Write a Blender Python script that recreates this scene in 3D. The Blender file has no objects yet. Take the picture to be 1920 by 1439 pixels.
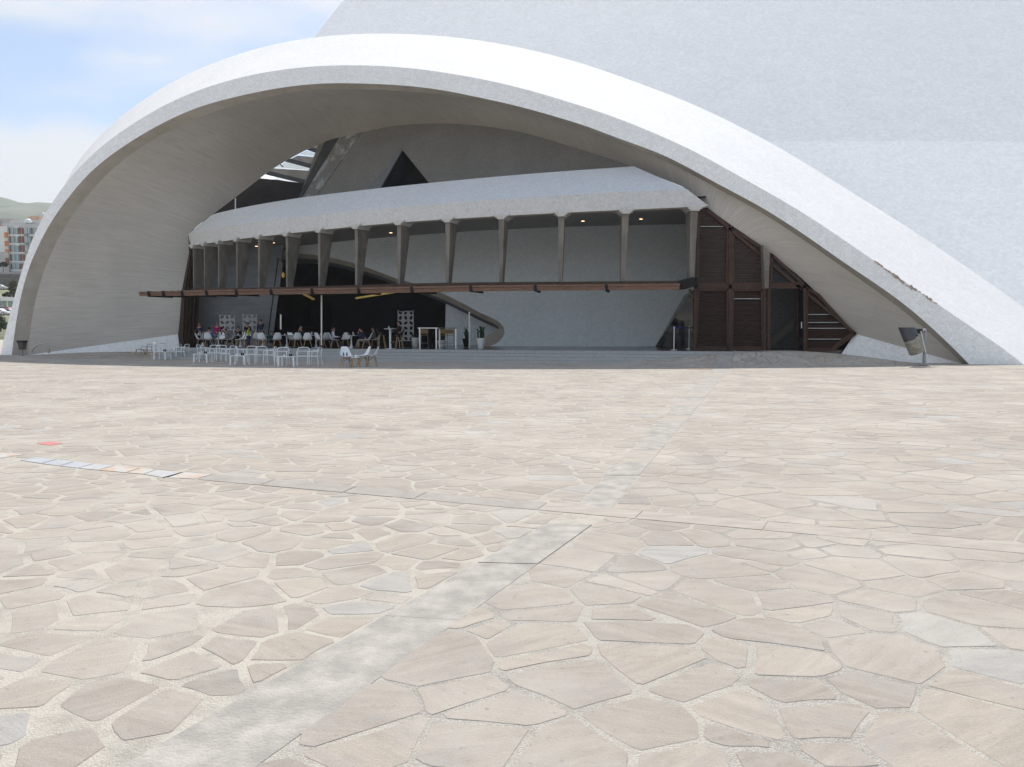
import bpy, bmesh, math, random
from mathutils import Vector, Matrix, noise
from mathutils.geometry import tessellate_polygon
R = math.radians
random.seed(7)
S = bpy.context.scene
COL = S.collection
# ------------------------------------------------------------------ camera
FPX, EYE, CX, CY = 1450.0, 1.65, 960.0, 719.5
PITCH = math.atan(98.5 / FPX)
cd = bpy.data.cameras.new('camera'); cam = bpy.data.objects.new('camera', cd); COL.objects.link(cam)
cam.location = (0, 0, EYE); cam.rotation_euler = (R(90) - PITCH, 0, 0)
cd.sensor_width = 36; cd.lens = 36 * FPX / 1920; cd.clip_start = 0.1; cd.clip_end = 20000
S.camera = cam
# ------------------------------------------------------------------ light
SUN_EL, SUN_AZ = R(54.3), R(5)          # azimuth from +Y towards +X
w = bpy.data.worlds.new('World'); S.world = w; w.use_nodes = True
nt = w.node_tree; nt.nodes.clear()
def N(nt, typ, **kw):
    n = nt.nodes.new(typ)
    for k, v in kw.items():
        if k.startswith('in_'):
            key = k[3:]; key = int(key) if key.isdigit() else key.replace('_', ' ')
            n.inputs[key].default_value = v
        else: setattr(n, k, v)
    return n
def L(nt, a, b): nt.links.new(a, b)
sky = N(nt, 'ShaderNodeTexSky', sky_type='NISHITA', sun_disc=False, sun_elevation=SUN_EL, sun_rotation=SUN_AZ,
        altitude=0, air_density=1.0, dust_density=0.5, ozone_density=1.0)
tc = N(nt, 'ShaderNodeTexCoord')
sep = N(nt, 'ShaderNodeSeparateXYZ'); L(nt, tc.outputs['Generated'], sep.inputs[0])
# clouds live on a plane overhead: direction / (z + k)
ad = N(nt, 'ShaderNodeMath', operation='ADD', in_1=0.22); L(nt, sep.outputs['Z'], ad.inputs[0])
mx = N(nt, 'ShaderNodeMath', operation='MAXIMUM', in_1=0.05); L(nt, ad.outputs[0], mx.inputs[0])
dv = N(nt, 'ShaderNodeVectorMath', operation='DIVIDE'); L(nt, tc.outputs['Generated'], dv.inputs[0])
cb = N(nt, 'ShaderNodeCombineXYZ'); 
for i in range(3): L(nt, mx.outputs[0], cb.inputs[i])
L(nt, cb.outputs[0], dv.inputs[1])
mp = N(nt, 'ShaderNodeMapping'); mp.inputs['Location'].default_value = (3.35, 0.7, 0); mp.inputs['Scale'].default_value = (1.0, 1.5, 0.6)
L(nt, dv.outputs[0], mp.inputs[0])
nz = N(nt, 'ShaderNodeTexNoise', in_Scale=1.1, in_Detail=9.0, in_Roughness=0.52, in_Distortion=0.15); L(nt, mp.outputs[0], nz.inputs['Vector'])
cr = N(nt, 'ShaderNodeValToRGB'); cr.color_ramp.elements[0].position = 0.46; cr.color_ramp.elements[1].position = 0.60
cr.color_ramp.elements[0].color = (0.04, 0.04, 0.04, 1); cr.color_ramp.elements[1].color = (0.92, 0.92, 0.92, 1)
L(nt, nz.outputs['Fac'], cr.inputs[0])
# bank of cloud low over the hills
hz = N(nt, 'ShaderNodeMapRange', interpolation_type='SMOOTHSTEP', in_1=0.235, in_2=0.275, in_3=1.0, in_4=0.0)
nzb = N(nt, 'ShaderNodeTexNoise', in_Scale=5.0, in_Detail=6.0); L(nt, tc.outputs['Generated'], nzb.inputs['Vector'])
ma = N(nt, 'ShaderNodeMath', operation='MULTIPLY_ADD', in_1=0.10); L(nt, nzb.outputs['Fac'], ma.inputs[0])
L(nt, sep.outputs['Z'], ma.inputs[2]); L(nt, ma.outputs[0], hz.inputs[0])
mxc = N(nt, 'ShaderNodeMath', operation='MAXIMUM'); L(nt, cr.outputs[0], mxc.inputs[0])
mh = N(nt, 'ShaderNodeMath', operation='MULTIPLY', in_1=0.9); L(nt, hz.outputs[0], mh.inputs[0]); bk_ = N(nt, 'ShaderNodeMapRange', interpolation_type='SMOOTHSTEP', in_1=-0.1, in_2=0.35); L(nt, sep.outputs['Y'], bk_.inputs[0])   # the bank lies over the hills, the sea side is clear
mb_ = N(nt, 'ShaderNodeMath', operation='MULTIPLY'); L(nt, mh.outputs[0], mb_.inputs[0]); L(nt, bk_.outputs[0], mb_.inputs[1]); L(nt, mb_.outputs[0], mxc.inputs[1])
CLOUD = (6.0, 6.1, 6.25, 1)
mixc = N(nt, 'ShaderNodeMix', data_type='RGBA'); L(nt, mxc.outputs[0], mixc.inputs['Factor'])
L(nt, sky.outputs[0], mixc.inputs['A']); mixc.inputs['B'].default_value = CLOUD
bg = N(nt, 'ShaderNodeBackground', in_Strength=0.108); L(nt, mixc.outputs['Result'], bg.inputs['Color'])
wo = N(nt, 'ShaderNodeOutputWorld'); L(nt, bg.outputs[0], wo.inputs['Surface'])
sd = bpy.data.lights.new('sun', 'SUN'); sun = bpy.data.objects.new('sun', sd); COL.objects.link(sun)
sd.energy = 3.6; sd.angle = R(0.55); sd.color = (1.0, 0.955, 0.89)
sv = Vector((math.sin(SUN_AZ) * math.cos(SUN_EL), math.cos(SUN_AZ) * math.cos(SUN_EL), math.sin(SUN_EL)))
sun.rotation_euler = sv.to_track_quat('Z', 'Y').to_euler(); sun.location = sv * 200
S.view_settings.view_transform = 'Standard'; S.view_settings.look = 'None'
S.view_settings.exposure = 0.48; S.view_settings.gamma = 1.0; S.view_settings.use_curve_mapping = False
S.render.engine = 'CYCLES'
try:
    S.cycles.use_denoising = True; S.cycles.max_bounces = 8; S.cycles.diffuse_bounces = 6; S.cycles.volume_bounces = 0
    S.cycles.sample_clamp_indirect = 8
except Exception: pass
# ------------------------------------------------------------------ projection helpers (measuring the place from the photograph)
def ray(px, py):
    x = (px - CX) / FPX; u = (CY - py) / FPX
    return Vector((x, math.cos(PITCH) + u * math.sin(PITCH), -math.sin(PITCH) + u * math.cos(PITCH)))
ORG = Vector((0, 0, EYE))
def P(px, py, Y):
    r = ray(px, py); return ORG + r * (Y / r.y)
def GZ(px, py, z=0.0):
    r = ray(px, py); return ORG + r * ((z - EYE) / r.z)
def PL(px, py, p0, n):
    r = ray(px, py); return ORG + r * ((p0 - ORG).dot(n) / r.dot(n))
def sm(a, b, x):
    t = max(0.0, min(1.0, (x - a) / (b - a))); return t * t * (3 - 2 * t)
# platform front edge
PH = 0.62
FE0, FE1 = GZ(338, 652.5, PH), GZ(1435, 660.7, PH)
fdir = (FE1 - FE0); fdir.z = 0; FLEN = fdir.length; fdir.normalize(); fn = Vector((fdir.y, -fdir.x, 0))   # fn points to the camera
def fe(t, q=0.0, z=0.0): 
    p = FE0 + fdir * t + fn * q; return Vector((p.x, p.y, z))
def gh(x, y):
    """height of the paving"""
    q = (Vector((x, y, 0)) - Vector((FE1.x, FE1.y, 0))).dot(fn)
    u = max(0, min(1, (x + 1) / 12.4)) ** 1.8 * (1 - sm(15.0, 21.5, x))
    q0 = .7 - 3.0 * sm(11.6, 15, x)
    h = 0.615 * u * (1 - sm(q0, q0 + 2.5, q))
    h += 0.2 * sm(-34, -28, x) * (1 - sm(-20, -17, x)) * sm(45.5, 51, y)
    return h
# ------------------------------------------------------------------ materials
MATS = {}
def mat(name, col, rough=0.7, var=0.12, scale=3.0, metal=0.0, bump=0.0, bscale=None, spec=0.3, stretch=(1, 1, 1), col2=None, coat=0.0, detail=5.0, lo=0.35, hi=0.65, alpha=None):
    if name in MATS: return MATS[name]
    m = bpy.data.materials.new(name); m.use_nodes = True; t = m.node_tree
    b = t.nodes['Principled BSDF']; b.inputs['Roughness'].default_value = rough; b.inputs['Metallic'].default_value = metal
    b.inputs['Specular IOR Level'].default_value = spec
    if coat: b.inputs['Coat Weight'].default_value = coat
    tcn = N(t, 'ShaderNodeTexCoord'); mpn = N(t, 'ShaderNodeMapping'); mpn.inputs['Scale'].default_value = stretch
    L(t, tcn.outputs['Object'], mpn.inputs[0])
    n1 = N(t, 'ShaderNodeTexNoise', in_Scale=scale, in_Detail=detail, in_Roughness=0.6); L(t, mpn.outputs[0], n1.inputs['Vector'])
    rp = N(t, 'ShaderNodeValToRGB'); rp.color_ramp.elements[0].position = lo; rp.color_ramp.elements[1].position = hi
    c2 = col2 or tuple(c * (1 - var) for c in col)
    rp.color_ramp.elements[0].color = (*c2, 1); rp.color_ramp.elements[1].color = (*[min(1, c * (1 + (0 if col2 else var * 0.6))) for c in col], 1)
    L(t, n1.outputs['Fac'], rp.inputs[0]); L(t, rp.outputs[0], b.inputs['Base Color'])
    if bump:
        n2 = N(t, 'ShaderNodeTexNoise', in_Scale=bscale or scale * 4, in_Detail=4.0); L(t, mpn.outputs[0], n2.inputs['Vector'])
        bp = N(t, 'ShaderNodeBump', in_Strength=bump, in_Distance=0.02); L(t, n2.outputs['Fac'], bp.inputs['Height']); L(t, bp.outputs[0], b.inputs['Normal'])
    if alpha is not None: b.inputs['Alpha'].default_value = alpha
    MATS[name] = m; return m
def mosaic(name, col, scale=7.0, bstr=0.5, dark=0.86, dirt=0.0, gap=0.10, big=0.05):
    """broken-tile skin: irregular shards with fine joints"""
    m = bpy.data.materials.new(name); m.use_nodes = True; t = m.node_tree; b = t.nodes['Principled BSDF']
    b.inputs['Roughness'].default_value = 0.45; b.inputs['Specular IOR Level'].default_value = 0.35
    tcn = N(t, 'ShaderNodeTexCoord')
    v = N(t, 'ShaderNodeTexVoronoi', feature='DISTANCE_TO_EDGE', in_Scale=scale); L(t, tcn.outputs['Object'], v.inputs['Vector'])
    vc = N(t, 'ShaderNodeTexVoronoi', feature='F1', in_Scale=scale); L(t, tcn.outputs['Object'], vc.inputs['Vector'])
    mr = N(t, 'ShaderNodeMapRange', in_1=0.0, in_2=gap, in_3=dark, in_4=1.0); L(t, v.outputs['Distance'], mr.inputs[0])
    hs = N(t, 'ShaderNodeSeparateXYZ'); L(t, vc.outputs['Color'], hs.inputs[0])
    m2 = N(t, 'ShaderNodeMapRange', in_3=0.93, in_4=1.03); L(t, hs.outputs[0], m2.inputs[0])
    n1 = N(t, 'ShaderNodeTexNoise', in_Scale=0.35, in_Detail=6.0, in_Roughness=0.65); L(t, tcn.outputs['Object'], n1.inputs['Vector'])
    m3 = N(t, 'ShaderNodeMapRange', in_1=0.3, in_2=0.7, in_3=1 - big, in_4=1.0); L(t, n1.outputs['Fac'], m3.inputs[0])
    a = N(t, 'ShaderNodeMath', operation='MULTIPLY'); L(t, mr.outputs[0], a.inputs[0]); L(t, m2.outputs[0], a.inputs[1])
    a2 = N(t, 'ShaderNodeMath', operation='MULTIPLY'); L(t, a.outputs[0], a2.inputs[0]); L(t, m3.outputs[0], a2.inputs[1])
    vm = N(t, 'ShaderNodeVectorMath', operation='SCALE'); vm.inputs[0].default_value = col; L(t, a2.outputs[0], vm.inputs['Scale'])
    out = vm.outputs[0]
    if dirt:
        n3 = N(t, 'ShaderNodeTexNoise', in_Scale=9.0, in_Detail=3.0); L(t, tcn.outputs['Object'], n3.inputs['Vector'])
        r3 = N(t, 'ShaderNodeValToRGB'); r3.color_ramp.elements[0].position = 0.60; r3.color_ramp.elements[1].position = 0.68
        r3.color_ramp.elements[0].color = (0, 0, 0, 1); r3.color_ramp.elements[1].color = (dirt, dirt, dirt, 1); L(t, n3.outputs['Fac'], r3.inputs[0])
        mm = N(t, 'ShaderNodeMix', data_type='RGBA'); L(t, r3.outputs[0], mm.inputs['Factor']); L(t, out, mm.inputs['A']); mm.inputs['B'].default_value = (0.16, 0.15, 0.14, 1); out = mm.outputs['Result']
    L(t, out, b.inputs['Base Color'])
    sub = N(t, 'ShaderNodeMath', operation='MULTIPLY_ADD', in_1=0.25); L(t, hs.outputs[1], sub.inputs[0]); L(t, mr.outputs[0], sub.inputs[2])
    bp = N(t, 'ShaderNodeBump', in_Strength=bstr, in_Distance=0.03); L(t, sub.outputs[0], bp.inputs['Height']); L(t, bp.outputs[0], b.inputs['Normal'])
    MATS[name] = m; return m
M_MOS = mosaic('white_tile_skin', (0.93, 0.92, 0.90), 6.5, 0.3, 0.95, 0.0)
M_MOS_RIM = mosaic('white_tile_rim', (0.95, 0.965, 0.98), 6.5, 0.5, 0.86, 0.0)
M_DOME = mosaic('pale_tile_dome', (0.95, 0.95, 0.95), 5.0, 0.35, 0.93, 0.0, 0.1, 0.05)
M_DOME2 = mosaic('pale_tile_wall', (0.97, 0.975, 0.975), 5.0, 0.35, 0.94, 0.0, 0.1, 0.04)
for m_ in (M_DOME, M_DOME2, M_MOS, M_MOS_RIM):
    m_.node_tree.nodes['Principled BSDF'].inputs['Roughness'].default_value = 0.85; m_.node_tree.nodes['Principled BSDF'].inputs['Specular IOR Level'].default_value = 0.15
M_MOS_IN = mosaic('inner_wall_tile', (0.88, 0.94, 0.99), 8.0, 0.5, 0.88)  # white tile, blue of the reflected sky put into its colour
M_BEAM = mosaic('speckled_beam_tile', (0.66, 0.65, 0.635), 7.0, 0.35, 0.9, 0.3)
M_CORE = mosaic('grey_core_tile', (0.30, 0.29, 0.28), 7.0, 0.5, 0.82, 0.0, 0.1, 0.2)
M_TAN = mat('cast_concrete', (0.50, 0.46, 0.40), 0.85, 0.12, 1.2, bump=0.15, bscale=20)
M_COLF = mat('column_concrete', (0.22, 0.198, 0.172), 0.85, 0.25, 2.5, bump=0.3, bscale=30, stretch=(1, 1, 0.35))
M_CEIL = mat('ceiling_concrete', (0.36, 0.35, 0.34), 0.9, 0.18, 1.5, stretch=(1, 5, 1), bump=0.1)
M_GREY = mat('shade_grey_wall', (0.22, 0.235, 0.26), 0.85, 0.15, 0.8, bump=0.1, stretch=(0.4, 0.4, 2))  # white wall surfaces, deep shade put into this grey
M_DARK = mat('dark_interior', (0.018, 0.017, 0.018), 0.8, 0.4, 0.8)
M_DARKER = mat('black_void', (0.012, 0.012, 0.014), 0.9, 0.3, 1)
M_FLOOR = mat('polished_granite', (0.10, 0.105, 0.115), 0.16, 0.25, 14, spec=0.6)
M_STEP = mat('step_granite', (0.42, 0.43, 0.435), 0.75, 0.28, 22, bump=0.2, bscale=60, detail=8, lo=.3, hi=.7)
M_WOOD = mat('dark_louvre_wood', (0.062, 0.038, 0.029), 0.6, 0.35, 2, stretch=(1, 1, 14), bump=0.1)
M_FRAME = mat('frame_wood', (0.075, 0.041, 0.029), 0.6, 0.35, 3, stretch=(6, 6, 1))
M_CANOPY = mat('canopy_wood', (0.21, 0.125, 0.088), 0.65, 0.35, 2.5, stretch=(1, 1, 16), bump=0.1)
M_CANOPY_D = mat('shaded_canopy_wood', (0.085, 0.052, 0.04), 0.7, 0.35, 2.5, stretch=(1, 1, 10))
M_WHITE = mat('white_plastic', (0.80, 0.82, 0.84), 0.35, 0.03, 5, spec=0.5)
M_WMETAL = mat('white_painted_metal', (0.82, 0.84, 0.85), 0.35, 0.05, 8, spec=0.5)
M_LEG = mat('light_wood', (0.46, 0.29, 0.14), 0.55, 0.2, 6, stretch=(3, 3, .6))
M_BLACK = mat('black_plastic', (0.02, 0.02, 0.022), 0.4, 0.2, 5)
M_CHROME = mat('brushed_steel', (0.55, 0.55, 0.55), 0.32, 0.1, 6, metal=0.9)
M_STEEL = mat('grey_painted_steel', (0.30, 0.31, 0.33), 0.5, 0.1, 6, metal=0.3)
M_OAK = mat('oak_board', (0.30, 0.21, 0.11), 0.6, 0.25, 4, stretch=(1, 1, 8))
M_GOLD = mat('gold_metal', (0.75, 0.55, 0.12), 0.35, 0.15, 4, metal=0.5)
M_RED = mat('deep_red_panel', (0.08, 0.010, 0.008), 0.5, 0.3, 3)
M_BLUE = mat('deep_blue_panel', (0.008, 0.012, 0.045), 0.5, 0.3, 3)
def glassy(name, col, rough=0.05, alpha=0.5):
    m = bpy.data.materials.new(name); m.use_nodes = True; t = m.node_tree; b = t.nodes['Principled BSDF']
    b.inputs['Roughness'].default_value = rough; b.inputs['Specular IOR Level'].default_value = 0.8
    tcn = N(t, 'ShaderNodeTexCoord'); n1 = N(t, 'ShaderNodeTexNoise', in_Scale=2.0, in_Detail=3.0); L(t, tcn.outputs['Object'], n1.inputs['Vector'])
    rp = N(t, 'ShaderNodeValToRGB'); rp.color_ramp.elements[0].color = (*[c * .8 for c in col], 1); rp.color_ramp.elements[1].color = (*col, 1)
    L(t, n1.outputs['Fac'], rp.inputs[0]); L(t, rp.outputs[0], b.inputs['Base Color']); b.inputs['Alpha'].default_value = alpha
    MATS[name] = m; return m
M_GLASS = glassy('smoked_glass', (0.02, 0.024, 0.035), 0.05, 0.85)
M_BGLASS = glassy('window_glass', (0.25, 0.38, 0.40), 0.1, 1.0)
def transl(name, col):
    m = bpy.data.materials.new(name); m.use_nodes = True; t = m.node_tree; t.nodes.clear()
    tcn = N(t, 'ShaderNodeTexCoord'); n1 = N(t, 'ShaderNodeTexNoise', in_Scale=3.0); L(t, tcn.outputs['Object'], n1.inputs['Vector'])
    rp = N(t, 'ShaderNodeValToRGB'); rp.color_ramp.elements[0].color = (*[c * .92 for c in col], 1); rp.color_ramp.elements[1].color = (*col, 1)
    L(t, n1.outputs['Fac'], rp.inputs[0])
    a = N(t, 'ShaderNodeBsdfTranslucent'); L(t, rp.outputs[0], a.inputs[0]); o = N(t, 'ShaderNodeOutputMaterial'); L(t, a.outputs[0], o.inputs[0]); MATS[name] = m; return m
M_SKYL = transl('opal_glazing', (0.86, 0.92, 0.92))
def emis(name, col, st):
    m = bpy.data.materials.new(name); m.use_nodes = True; t = m.node_tree; b = t.nodes['Principled BSDF']
    b.inputs['Emission Color'].default_value = (*col, 1); b.inputs['Emission Strength'].default_value = st; b.inputs['Base Color'].default_value = (*col, 1); MATS[name] = m; return m
M_LAMP = emis('lit_lamp', (1.0, 0.62, 0.34), 2.2)
M_LAMPY = emis('lit_gold_tube', (0.55, 0.40, 0.10), 0.14)
# soffit: board marks along the rulings (uv.y runs along a ruling, uv.x across)
def soffit_mat():
    m = bpy.data.materials.new('board_marked_concrete'); m.use_nodes = True; t = m.node_tree; b = t.nodes['Principled BSDF']
    b.inputs['Roughness'].default_value = 0.9; b.inputs['Specular IOR Level'].default_value = 0.15
    tcn = N(t, 'ShaderNodeTexCoord'); mpn = N(t, 'ShaderNodeMapping'); mpn.inputs['Scale'].default_value = (5.0, 0.28, 1); L(t, tcn.outputs['UV'], mpn.inputs[0])
    n1 = N(t, 'ShaderNodeTexNoise', in_Scale=1.6, in_Detail=8.0, in_Roughness=0.7, in_Distortion=0.2); L(t, mpn.outputs[0], n1.inputs['Vector'])
    n2 = N(t, 'ShaderNodeTexNoise', in_Scale=0.16, in_Detail=5.0, in_Roughness=0.6); L(t, tcn.outputs['Object'], n2.inputs['Vector'])
    r1 = N(t, 'ShaderNodeValToRGB'); r1.color_ramp.elements[0].position = 0.28; r1.color_ramp.elements[1].position = 0.66
    r1.color_ramp.elements[0].color = (0.50, 0.47, 0.43, 1); r1.color_ramp.elements[1].color = (0.64, 0.605, 0.565, 1); L(t, n1.outputs['Fac'], r1.inputs[0])
    m3 = N(t, 'ShaderNodeMapRange', in_1=0.3, in_2=0.7, in_3=0.86, in_4=1.06); L(t, n2.outputs['Fac'], m3.inputs[0])
    mp3 = N(t, 'ShaderNodeMapping'); mp3.inputs['Scale'].default_value = (1.6, 0.35, 1); L(t, tcn.outputs['UV'], mp3.inputs[0])
    n3 = N(t, 'ShaderNodeTexNoise', in_Scale=2.2, in_Detail=6.0, in_Roughness=0.75, in_Distortion=0.6); L(t, mp3.outputs[0], n3.inputs['Vector'])
    r3 = N(t, 'ShaderNodeMapRange', in_1=0.60, in_2=0.72, in_3=1.0, in_4=0.80); L(t, n3.outputs['Fac'], r3.inputs[0])
    vm = N(t, 'ShaderNodeVectorMath', operation='SCALE'); L(t, r1.outputs[0], vm.inputs[0]); L(t, m3.outputs[0], vm.inputs['Scale'])
    vm2 = N(t, 'ShaderNodeVectorMath', operation='SCALE'); L(t, vm.outputs[0], vm2.inputs[0]); L(t, r3.outputs[0], vm2.inputs['Scale'])
    L(t, vm2.outputs[0], b.inputs['Base Color'])
    bp = N(t, 'ShaderNodeBump', in_Strength=0.35, in_Distance=0.03); L(t, n1.outputs['Fac'], bp.inputs['Height']); L(t, bp.outputs[0], b.inputs['Normal'])
    return m
M_SOFF = soffit_mat()
# ------------------------------------------------------------------ mesh helpers
class MB:
    def __init__(s): s.v = []; s.f = []; s.uv = None
    def add(s, vs, fs):
        o = len(s.v); s.v += [tuple(v) for v in vs]; s.f += [tuple(i + o for i in f) for f in fs]; return s
    def box(s, c, d, rot=None):
        c = Vector(c); x, y, z = d[0] / 2, d[1] / 2, d[2] / 2
        vs = [Vector((a * x, b_ * y, e * z)) for e in (-1, 1) for b_ in (-1, 1) for a in (-1, 1)]
        if rot is not None: vs = [rot @ v for v in vs]
        return s.add([c + v for v in vs], [(0, 2, 3, 1), (4, 5, 7, 6), (0, 1, 5, 4), (2, 6, 7, 3), (0, 4, 6, 2), (1, 3, 7, 5)])
    def bar(s, a, b, wx, wy, up=Vector((0, 0, 1)), wx2=None, wy2=None):
        a = Vector(a); b = Vector(b); d = (b - a).normalized()
        if abs(d.dot(up)) > 0.99: up = Vector((0, 1, 0))
        sx = d.cross(up).normalized(); sy = sx.cross(d).normalized(); wx2 = wx if wx2 is None else wx2; wy2 = wy if wy2 is None else wy2
        vs = [a + sx * i * wx / 2 + sy * j * wy / 2 for i, j in ((-1, -1), (1, -1), (1, 1), (-1, 1))] + [b + sx * i * wx2 / 2 + sy * j * wy2 / 2 for i, j in ((-1, -1), (1, -1), (1, 1), (-1, 1))]
        return s.add(vs, [(3, 2, 1, 0), (4, 5, 6, 7), (0, 1, 5, 4), (1, 2, 6, 5), (2, 3, 7, 6), (3, 0, 4, 7)])
    def tube(s, pts, r, n=6, closed=False, r2=None):
        pts = [Vector(p) for p in pts]; m = len(pts); rings = []; ref = None
        for i, p in enumerate(pts):
            if closed: d = pts[(i + 1) % m] - pts[i - 1]
            else: d = pts[min(i + 1, m - 1)] - pts[max(i - 1, 0)]
            d.normalize()
            if ref is None: ref = Vector((0, 0, 1)) if abs(d.z) < 0.9 else Vector((1, 0, 0))
            a = d.cross(ref).normalized(); ref = a.cross(d).normalized()
            rr = r if r2 is None else r + (r2 - r) * i / max(1, m - 1)
            rings.append([p + (a * math.cos(k * 2 * math.pi / n) + ref * math.sin(k * 2 * math.pi / n)) * rr for k in range(n)])
        vs = [v for g in rings for v in g]; fs = []
        for i in range(m if closed else m - 1):
            j = (i + 1) % m
            for k in range(n): fs.append((i * n + k, i * n + (k + 1) % n, j * n + (k + 1) % n, j * n + k))
        if not closed: fs += [tuple(range(n))[::-1], tuple((m - 1) * n + k for k in range(n))]
        return s.add(vs, fs)
    def lathe(s, prof, n=16, c=(0, 0, 0), capb=True, capt=True, rot=None):
        c = Vector(c); vs = []
        for r, z in prof:
            for k in range(n):
                v = Vector((r * math.cos(k * 2 * math.pi / n), r * math.sin(k * 2 * math.pi / n), z))
                if rot is not None: v = rot @ v
                vs.append(c + v)
        fs = []
        for i in range(len(prof) - 1):
            for k in range(n): fs.append((i * n + k, i * n + (k + 1) % n, (i + 1) * n + (k + 1) % n, (i + 1) * n + k))
        if capb: fs.append(tuple(range(n))[::-1])
        if capt: fs.append(tuple((len(prof) - 1) * n + k for k in range(n)))
        return s.add(vs, fs)
    def grid(s, rows, uv=False):
        """rows: list of equal-length rows of points"""
        n = len(rows[0]); vs = [v for r_ in rows for v in r_]; fs = []
        for i in range(len(rows) - 1):
            for k in range(n - 1): fs.append((i * n + k, i * n + k + 1, (i + 1) * n + k + 1, (i + 1) * n + k))
        return s.add(vs, fs)
    def prism(s, poly, d):
        """poly: 3-D outline, extruded by vector d"""
        n = len(poly); d = Vector(d); a = [Vector(p) for p in poly]; b = [p + d for p in a]
        tri = tessellate_polygon([a]); fs = [tuple(t) for t in tri] + [tuple(i + n for i in t)[::-1] for t in tri]
        fs += [(i, i + n, (i + 1) % n + n, (i + 1) % n) for i in range(n)]
        return s.add(a + b, fs)
    def build(s, name, m=None, parent=None, smooth=False, angle=None, recalc=True):
        me = bpy.data.meshes.new(name); me.from_pydata(s.v, [], s.f); me.update()
        if recalc:
            bm = bmesh.new(); bm.from_mesh(me); bmesh.ops.recalc_face_normals(bm, faces=bm.faces); bm.to_mesh(me); bm.free()
        if m: me.materials.append(m)
        if smooth:
            me.polygons.foreach_set('use_smooth', [True] * len(me.polygons))
            if angle: 
                try: me.set_sharp_from_angle(angle=R(angle))
                except Exception: pass
        o = bpy.data.objects.new(name, me); COL.objects.link(o)
        if parent: o.parent = parent
        return o
def tag(o, label=None, cat=None, group=None, kind=None):
    if label: o['label'] = label
    if cat: o['category'] = cat
    if group: o['group'] = group
    if kind: o['kind'] = kind
    return o
def empty(name, loc=(0, 0, 0), rz=0, **kw):
    o = bpy.data.objects.new(name, None); COL.objects.link(o); o.location = loc; o.rotation_euler = (0, 0, rz); o.empty_display_size = 0.2
    return tag(o, **kw)
CH = {}
def kids(o):
    return [c for c in bpy.data.objects if c.parent == o]
def copy_tree(o, parent=None, cache={}):
    if o.name not in cache: cache[o.name] = kids(o)
    c = o.copy(); COL.objects.link(c); c.parent = parent
    for ch in cache[o.name]: copy_tree(ch, c)
    return c
def cat_rom(pts, n):
    """resample list of tuples smoothly to n points by chord length"""
    pts = [Vector(p) for p in pts]; d = [0.0]
    for i in range(1, len(pts)): d.append(d[-1] + (pts[i] - pts[i - 1]).length)
    out = []
    j = 0
    for k in range(n):
        s_ = d[-1] * k / (n - 1)
        while j < len(d) - 2 and d[j + 1] < s_: j += 1
        t = (s_ - d[j]) / max(1e-9, d[j + 1] - d[j])
        p0 = pts[max(j - 1, 0)]; p1 = pts[j]; p2 = pts[j + 1]; p3 = pts[min(j + 2, len(pts) - 1)]
        out.append(0.5 * ((2 * p1) + (-p0 + p2) * t + (2 * p0 - 5 * p1 + 4 * p2 - p3) * t * t + (-p0 + 3 * p1 - 3 * p2 + p3) * t ** 3))
    return out
def smooth_list(v, w=3, it=2):
    for _ in range(it):
        o = list(v)
        for i in range(1, len(v) - 1):
            k = min(w, i, len(v) - 1 - i); o[i] = sum(v[i - k:i + k + 1], Vector((0,) * len(v[0]))) / (2 * k + 1)
        v = o
    return v
# ================================================================== THE HALL
hall = empty('concert_hall', (0, 0, 0), label='huge white shell-like concert hall with a sweeping low arch over a shaded cafe front', cat='building')
A_px = [(1, 662), (12, 615), (26, 561), (39, 513), (57, 457), (73, 419), (90, 388), (101.5, 368), (118, 337), (144.6, 300), (180, 258.4), (217.6, 223), (255, 194), (297, 167), (338.5, 144), (380, 125), (444, 100.4), (500, 86), (552, 74), (610, 66.7), (675, 63), (710, 62), (750, 63), (812, 66), (875, 72), (927, 79.6), (979, 90), (1042, 104.6), (1104, 122.3), (1150, 139), (1219, 164), (1289, 190), (1350, 219), (1400, 244), (1470, 281), (1557, 336), (1625, 379), (1695, 421), (1760, 465), (1825, 510), (1920, 576), (2010, 642), (2065, 686)]
B_px = [(1, 664), (12, 615), (26, 561), (39, 513), (57, 457), (73, 419), (90, 389), (101, 378), (115, 354), (134, 329), (160, 302.5), (188, 276), (234, 242), (288.5, 208), (338.5, 183), (385, 164.5), (456, 144), (527, 131), (590, 124.4), (642, 122.7), (704, 123.3), (775, 128.5), (850, 139), (917, 151.5), (979, 166), (1042, 184), (1104, 203.5), (1150, 219), (1247, 258.4), (1317, 292), (1386, 330.7), (1484, 386), (1562, 436.3), (1640, 490), (1725, 547.6), (1818, 611.4), (1873, 647.7), (1920, 684)]
C_px = [(22, 666), (26, 635.6), (31, 596), (37.5, 562.5), (45, 530.6), (54, 500.6), (62, 480), (69.5, 466.8), (83.4, 436), (98.7, 411), (122, 377.8), (148.7, 344.5), (172, 319.5), (197, 299), (230, 275), (274, 248), (324, 221), (380, 198), (419, 187.5), (467, 176), (533, 163.5), (596, 157), (642, 156), (704, 157.7), (750, 160), (823, 168), (896, 182.7), (958, 196), (1021, 213), (1104, 238), (1150, 256.5), (1247, 292), (1344.6, 344.6), (1428, 389), (1511, 442), (1575, 487.6), (1650, 537.6), (1707.6, 580), (1750, 617.7), (1790, 655), (1816.4, 682.7)]
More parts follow.
